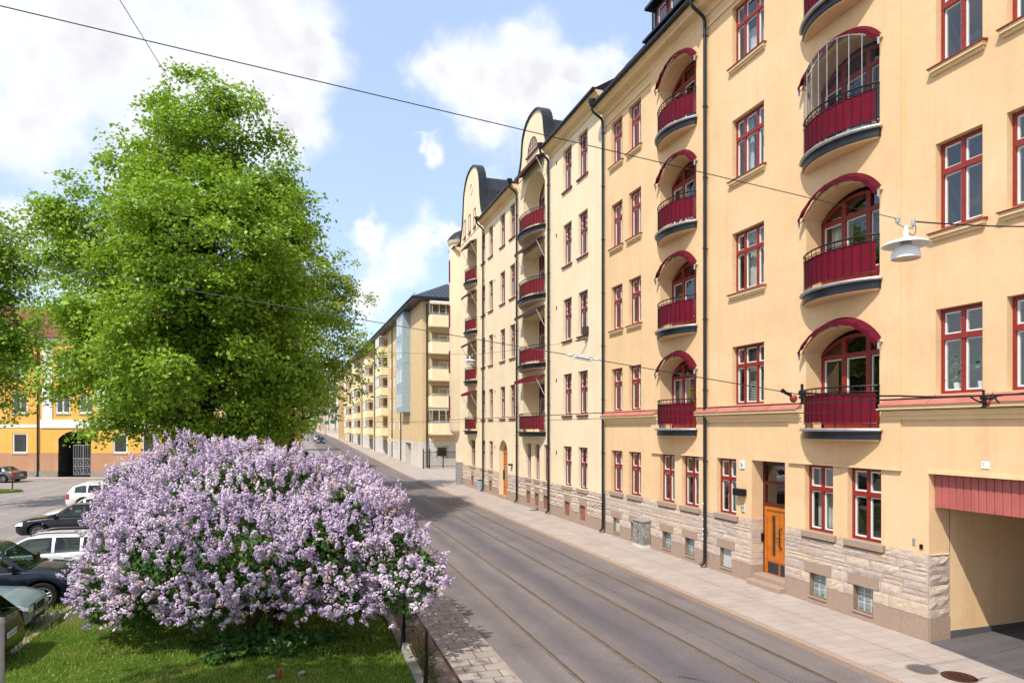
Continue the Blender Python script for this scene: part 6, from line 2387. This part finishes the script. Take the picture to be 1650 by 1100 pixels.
mb = MB(); mb.cbox(-.16, .16, -.22, -.002, .22, .62, .02); mb.build('box', M['steel'], wb)
mb = MB(); mb.tube([(0, -.002, 0), (0, -.2, 0)], .025, 6); mb.tube([(0, -.12, .0), (-.5, -.4, -.03)], .03, 6); mb.build('hook', M['iron'], wb)

# tram contact line and its cross span
A, B = (-5.9, 16.6, 8.28), (5.93, 6.77, 5.14)
fA, fB = Vector(A), Vector(B)
t1 = .62
ins = at(938, 580, 10.4)
# point of the span where the turnbuckle hangs
best = min((i / 400 for i in range(401)), key=lambda t: abs(((fA.lerp(fB, t).x * CT - fA.lerp(fB, t).y * ST) / (fA.lerp(fB, t).x * ST + fA.lerp(fB, t).y * CT)) - (938 - 825) / 1080))
q0, q1 = fA.lerp(fB, best - .014), fA.lerp(fB, best + .014)
farA = fA + (fA - fB) * .5
wire('cross_span_wire', [tuple(farA), tuple(q0)], .006, 'cross span wire running from the left edge through the lindens to the turnbuckle', n=24, mat='steel')
wire('cross_span_wire', [tuple(q1), B], .006, 'cross span wire from the turnbuckle to the tram line insulator', n=16)
tb = empty('turnbuckle', tuple(q0)); tag(tb, 'grey tensioning turnbuckle in the span wire before the cream house', 'turnbuckle')
d = q1 - q0
mb = MB()
sd = d.cross(Vector((0, 0, 1))).normalized(); up = sd.cross(d).normalized()
for s in (-1, 1): mb.tube([d * .12, d * .22 + up * s * .028, d * .78 + up * s * .028, d * .88], .009, 5)
mb.tube([d * .0, d * .12], .02, 6); mb.tube([d * .88, d * 1.0], .016, 6)
for i in range(14):
    mb.tube([d * (.26 + i * .036), d * (.26 + i * .036 + .016)], .021, 8)
mb.build('spring', M['zinc'], tb)

wire('contact_wire', [(9.1, -6, 4.99), (9.1, 20, 5.02), (9.1, 46, 5.06), (8.8, 76, 5.4)], .009, 'tram contact wire over the right hand track', n=10)
wire('contact_wire', [(5.93, -6, 4.98), (5.93, 6.77, 5.03), (5.93, 40, 5.06), (5.8, 76, 5.4)], .009, 'tram contact wire over the left hand track, below the red insulator', n=10)
wire('feeder_cable', [(5.98, 6.77, 5.16), (7.6, 6.81, 5.15), (8.85, 6.85, 5.17), (9.1, 6.86, 5.08), (9.32, 6.87, 5.2), (9.45, 6.87, 5.08)], .012, 'black feeder cable looping between the two contact wires', sag=.012)
# insulator hangers
def hanger(pos, label, s=1.0):
    r = empty('line_insulator', pos); tag(r, label, 'insulator')
    mb = MB()
    mb.lathe([(.001, -.075), (.03, -.07), (.045, -.04), (.045, -.01), (.03, .01), (.001, .015)], (-.10 * s, 0, -.02), 12); mb.build('red_insulator', M['redwood'], r)
    mb = MB()
    mb.tube([(-.26 * s, 0, .05), (-.22 * s, 0, .02), (-.14 * s, 0, -.01)], .02, 6)
    mb.tube([(-.25 * s, 0, .06), (-.28 * s, 0, .045), (-.26 * s, 0, .02)], .014, 6)
    mb.tube([(-.1 * s, 0, -.05), (-.1 * s, 0, -.10)], .025, 6)
    mb.tube([(.03, 0, -.12), (.03, 0, .13)], .018, 6); mb.tube([(.0, 0, .02), (.07, 0, .02)], .035, 8); mb.tube([(.03, 0, -.05), (.03, 0, -.02)], .04, 8); mb.tube([(.03, 0, -.12), (.03, 0, -.10)], .035, 8)
    mb.build('clamp', M['iron'], r)
    return r


hanger((5.93, 6.77, 5.14), 'iron clamp with a round red insulator before the near lowest balcony')
hanger((9.1, 6.86, 5.13), 'insulator with curled iron arms hanging before the near first floor window', -1.0)
wire('cross_span_wire', [(9.3, 6.87, 5.16), (FX, 6.98, 5.62)], .006, 'short cross span wire from the curled iron insulator to the yellow wall')
wire('feeder_wire', [tuple(at(168, -40, 12)), tuple(at(275, 132, 20))], .009, 'short wire slanting from the top edge into the tip of the tallest linden')

# near pole at the left edge
c = at(2, 689, 6.2); c.z = 0
gpole = empty('steel_pole', (c.x - .03, c.y, 0)); tag(gpole, 'weathered grey pole at the lower left edge beside the lawn', 'pole')
mb = MB(); mb.tube([(0, 0, 0), (0, 0, 2.93)], .055, 12); mb.build('shaft', M['zinc'], gpole)
mb = MB(); mb.lathe([(.06, 2.93), (.05, 2.97), (.001, 2.99)], (0, 0, 0), 12); mb.build('cap', M['zinc'], gpole)
# red topped marker post
c = at(20, 689, 51.6); c.z = -.06
mp_ = empty('marker_post', tuple(c), -TH); tag(mp_, 'thin rusty post carrying a small red sign by the far verge', 'post')
mb = MB(); mb.tube([(0, 0, 0), (0, 0, 1.15)], .045, 8); mb.build('shaft', M['rust'], mp_)
mb = MB(); mb.cbox(-.11, .11, -.07, -.05, 1.0, 1.18, .01); mb.build('sign', M['taillight'], mp_)
# yellow diamond sign on the far pavement
c = at(621, 689, 93); 
c = Vector((12.4, 92.5, gz(92.5)))
sg = empty('priority_sign', tuple(c)); tag(sg, 'yellow diamond priority road sign on a thin post by the brick block', 'sign')
mb = MB(); mb.tube([(0, 0, 0), (0, 0, 3.1)], .035, 8); mb.build('post', M['zinc'], sg)
M['signyellow'] = simple('sign yellow', '#f2d21c', .4)
mb = MB(); mb.prism([(0, 2.3), (.42, 2.72), (0, 3.14), (-.42, 2.72)], -.06, -.045); po = mb.build('sign_face', M['lampwhite'], sg)
mb = MB(); mb.prism([(0, 2.42), (.30, 2.72), (0, 3.02), (-.30, 2.72)], -.068, -.061); mb.build('sign_field', M['signyellow'], po)
# potted plants on the window sill inside the yellow house
for i, (Y, lab) in enumerate(((10.82, 'leafy plant in a white pot behind the near first floor window, left of two'), (10.28, 'leafy plant in a white pot behind the near first floor window, right of two'))):
    r = empty('potted_plant', (FX + .30, Y, 5.56)); tag(r, lab, 'plant')
    mb = MB(); mb.lathe([(.001, 0), (.055, 0), (.075, .15), (.068, .15), (.06, .13), (.001, .13)], (0, 0, 0), 14); mb.build('pot', M['lampwhite'], r)
    n = 90
    Pg = RNG.normal(size=(n, 3)) * np.array([.05, .12, .17]) + np.array([0, 0, .48])
    v, q = leaf_quads(Pg, RNG.normal(size=(n, 3)) + np.array([-1, 0, .4]), RNG.uniform(.06, .12, n), .7)
    np_mesh('leaves', v, q, M['lilacleaf'], r, tint=RNG.random(n))
# wall standpipe on the cream plinth
# ---------------------------------------------------------------- light
w = bpy.data.worlds.new('World'); S.world = w
w.use_nodes = True
nt = w.node_tree; nt.nodes.clear()
def N(t, **k):
    n_ = nt.nodes.new('ShaderNode' + t)
    for a, b in k.items(): setattr(n_, a, b)
    return n_
SUN = Vector((1.0, .8, -1.68)).normalized()     # direction the light travels
elev = math.asin(-SUN.z)
az = math.atan2(-SUN.x, -SUN.y)                    # bearing of the sun from +Y, clockwise
sky = N('TexSky', sky_type='NISHITA'); sky.sun_disc = False
sky.sun_elevation = elev; sky.sun_rotation = az; sky.air_density = 1.0; sky.dust_density = .6; sky.ozone_density = 1.2
bg = N('Background'); bg.inputs[1].default_value = .15
hs_ = N('HueSaturation'); hs_.inputs['Saturation'].default_value = 1.0
nt.links.new(sky.outputs[0], hs_.inputs['Color'])
nt.links.new(hs_.outputs[0], bg.inputs[0])
# clouds: soft lumps at fixed bearings, broken up by noise
tc = N('TexCoord')
dirn = tc.outputs['Generated']
def cl_dir(px, py):
    v = at(px, py, 1.0) - Vector((0, 0, EYE)); return v.normalized()
CL = [(130, 40, .27), (310, 110, .21), (410, 30, .17), (480, 120, .09), (500, 50, .06), (60, 190, .12), (220, 260, .09), (470, 200, .06),
      (850, 55, .085), (790, 120, .11), (870, 150, .13), (715, 150, .08), (945, 130, .08), (745, 200, .05), (1000, 90, .06), (800, 215, .07),
      (690, 278, .035), (655, 270, .02), (570, 395, .05), (650, 420, .06), (700, 400, .035), (600, 470, .07), (40, 420, .08), (560, 360, .03)]
mx = None
def mathn(op, a, b=None, clamp=False):
    n_ = N('Math', operation=op, use_clamp=clamp)
    for i, x in enumerate((a, b)):
        if x is None: continue
        if isinstance(x, (int, float)): n_.inputs[i].default_value = x
        else: nt.links.new(x, n_.inputs[i])
    return n_.outputs[0]
wn = N('TexNoise'); wn.inputs['Scale'].default_value = 5.5; wn.inputs['Detail'].default_value = 6; wn.inputs['Roughness'].default_value = .6; nt.links.new(dirn, wn.inputs['Vector'])
w1 = N('VectorMath', operation='SUBTRACT'); nt.links.new(wn.outputs[1], w1.inputs[0]); w1.inputs[1].default_value = (.5, .5, .5)
w2 = N('VectorMath', operation='SCALE'); nt.links.new(w1.outputs[0], w2.inputs[0]); w2.inputs['Scale'].default_value = .22
w3 = N('VectorMath', operation='ADD'); nt.links.new(dirn, w3.inputs[0]); nt.links.new(w2.outputs[0], w3.inputs[1])
warped = w3.outputs[0]
for px, py, r in CL:
    c = cl_dir(px, py)
    dn = N('VectorMath', operation='DISTANCE'); nt.links.new(warped, dn.inputs[0]); dn.inputs[1].default_value = c
    f = mathn('SUBTRACT', 1.0, mathn('DIVIDE', dn.outputs['Value'], r))
    mx = f if mx is None else mathn('SMOOTH_MAX', mx, f)
    if mx is not f: mx.node.inputs[2].default_value = .35
# more cloud over the part of the sky behind and above
sep = N('SeparateXYZ'); nt.links.new(dirn, sep.inputs[0])
fw = N('VectorMath', operation='DOT_PRODUCT'); nt.links.new(dirn, fw.inputs[0]); fw.inputs[1].default_value = (ST, CT, 0)
nz0 = N('TexNoise'); nz0.inputs['Scale'].default_value = 2.2; nz0.inputs['Detail'].default_value = 3; nt.links.new(dirn, nz0.inputs['Vector'])
rest = mathn('SUBTRACT', mathn('MULTIPLY', mathn('SUBTRACT', nz0.outputs[0], .44), 3.0), mathn('MULTIPLY', mathn('SUBTRACT', fw.outputs['Value'], .35), 6.0, False))
rest = mathn('MINIMUM', rest, .5)
mx = mathn('MAXIMUM', mx, rest)
nz = N('TexNoise'); nz.inputs['Scale'].default_value = 7.0; nz.inputs['Detail'].default_value = 9; nz.inputs['Roughness'].default_value = .58; nt.links.new(dirn, nz.inputs['Vector'])
nz2 = N('TexNoise'); nz2.inputs['Scale'].default_value = 26; nz2.inputs['Detail'].default_value = 6; nt.links.new(dirn, nz2.inputs['Vector'])
dens = mathn('ADD', mx, mathn('ADD', mathn('MULTIPLY', mathn('SUBTRACT', nz.outputs[0], .5), 1.5), mathn('MULTIPLY', mathn('SUBTRACT', nz2.outputs[0], .5), .35)))
mr_ = N('MapRange', interpolation_type='SMOOTHSTEP'); mr_.inputs['From Min'].default_value = .10; mr_.inputs['From Max'].default_value = .85; nt.links.new(dens, mr_.inputs['Value'])
mask = mathn('MULTIPLY', mr_.outputs[0], .98)
veil = mathn('ADD', .30, mathn('MULTIPLY', nz0.outputs[0], .2))
# cloud brightness: white on the lit rims, grey violet where thick
sh = N('MapRange', interpolation_type='SMOOTHSTEP'); sh.inputs['From Min'].default_value = .45; sh.inputs['From Max'].default_value = 1.2
nt.links.new(dens, sh.inputs['Value'])
nz3 = N('TexNoise'); nz3.inputs['Scale'].default_value = 4.0; nz3.inputs['Detail'].default_value = 5; nt.links.new(dirn, nz3.inputs['Vector'])
shade = mathn('MULTIPLY', sh.outputs[0], mathn('MULTIPLY', nz3.outputs[0], 1.6), True)
cm = N('Mix', data_type='RGBA'); nt.links.new(shade, cm.inputs[0])
cm.inputs[6].default_value = (1.0, 1.0, 1.0, 1); cm.inputs[7].default_value = (.70, .70, .76, 1)
cb_ = N('Background'); cb_.inputs[1].default_value = .92; nt.links.new(cm.outputs[2], cb_.inputs[0])
ms = N('MixShader'); nt.links.new(mask, ms.inputs[0]); vb = N('Background'); vb.inputs[0].default_value = (.60, .74, 1.0, 1); vb.inputs[1].default_value = 1.32
mv = N('MixShader'); nt.links.new(veil, mv.inputs[0]); nt.links.new(bg.outputs[0], mv.inputs[1]); nt.links.new(vb.outputs[0], mv.inputs[2])
nt.links.new(mv.outputs[0], ms.inputs[1]); nt.links.new(cb_.outputs[0], ms.inputs[2])
wo = N('OutputWorld'); nt.links.new(ms.outputs[0], wo.inputs[0])

sl = bpy.data.lights.new('sun', 'SUN'); sl.energy = 4.2; sl.angle = R(.5); sl.color = (1.0, .94, .84)
so = bpy.data.objects.new('sun', sl); COL.objects.link(so)
so.rotation_euler = SUN.to_track_quat('-Z', 'Y').to_euler()
so.location = (-20, -30, 40)

vs = S.view_settings
vs.view_transform = 'Standard'; vs.look = 'None'; vs.gamma = 1.0; vs.exposure = 0.3
S.display_settings.display_device = 'sRGB'
S.cycles.use_adaptive_sampling = True; S.cycles.adaptive_threshold = .02
S.cycles.max_bounces = 5; S.cycles.transparent_max_bounces = 8; S.cycles.diffuse_bounces = 3
S.cycles.use_denoising = True
S.cycles.denoising_prefilter = 'NONE'
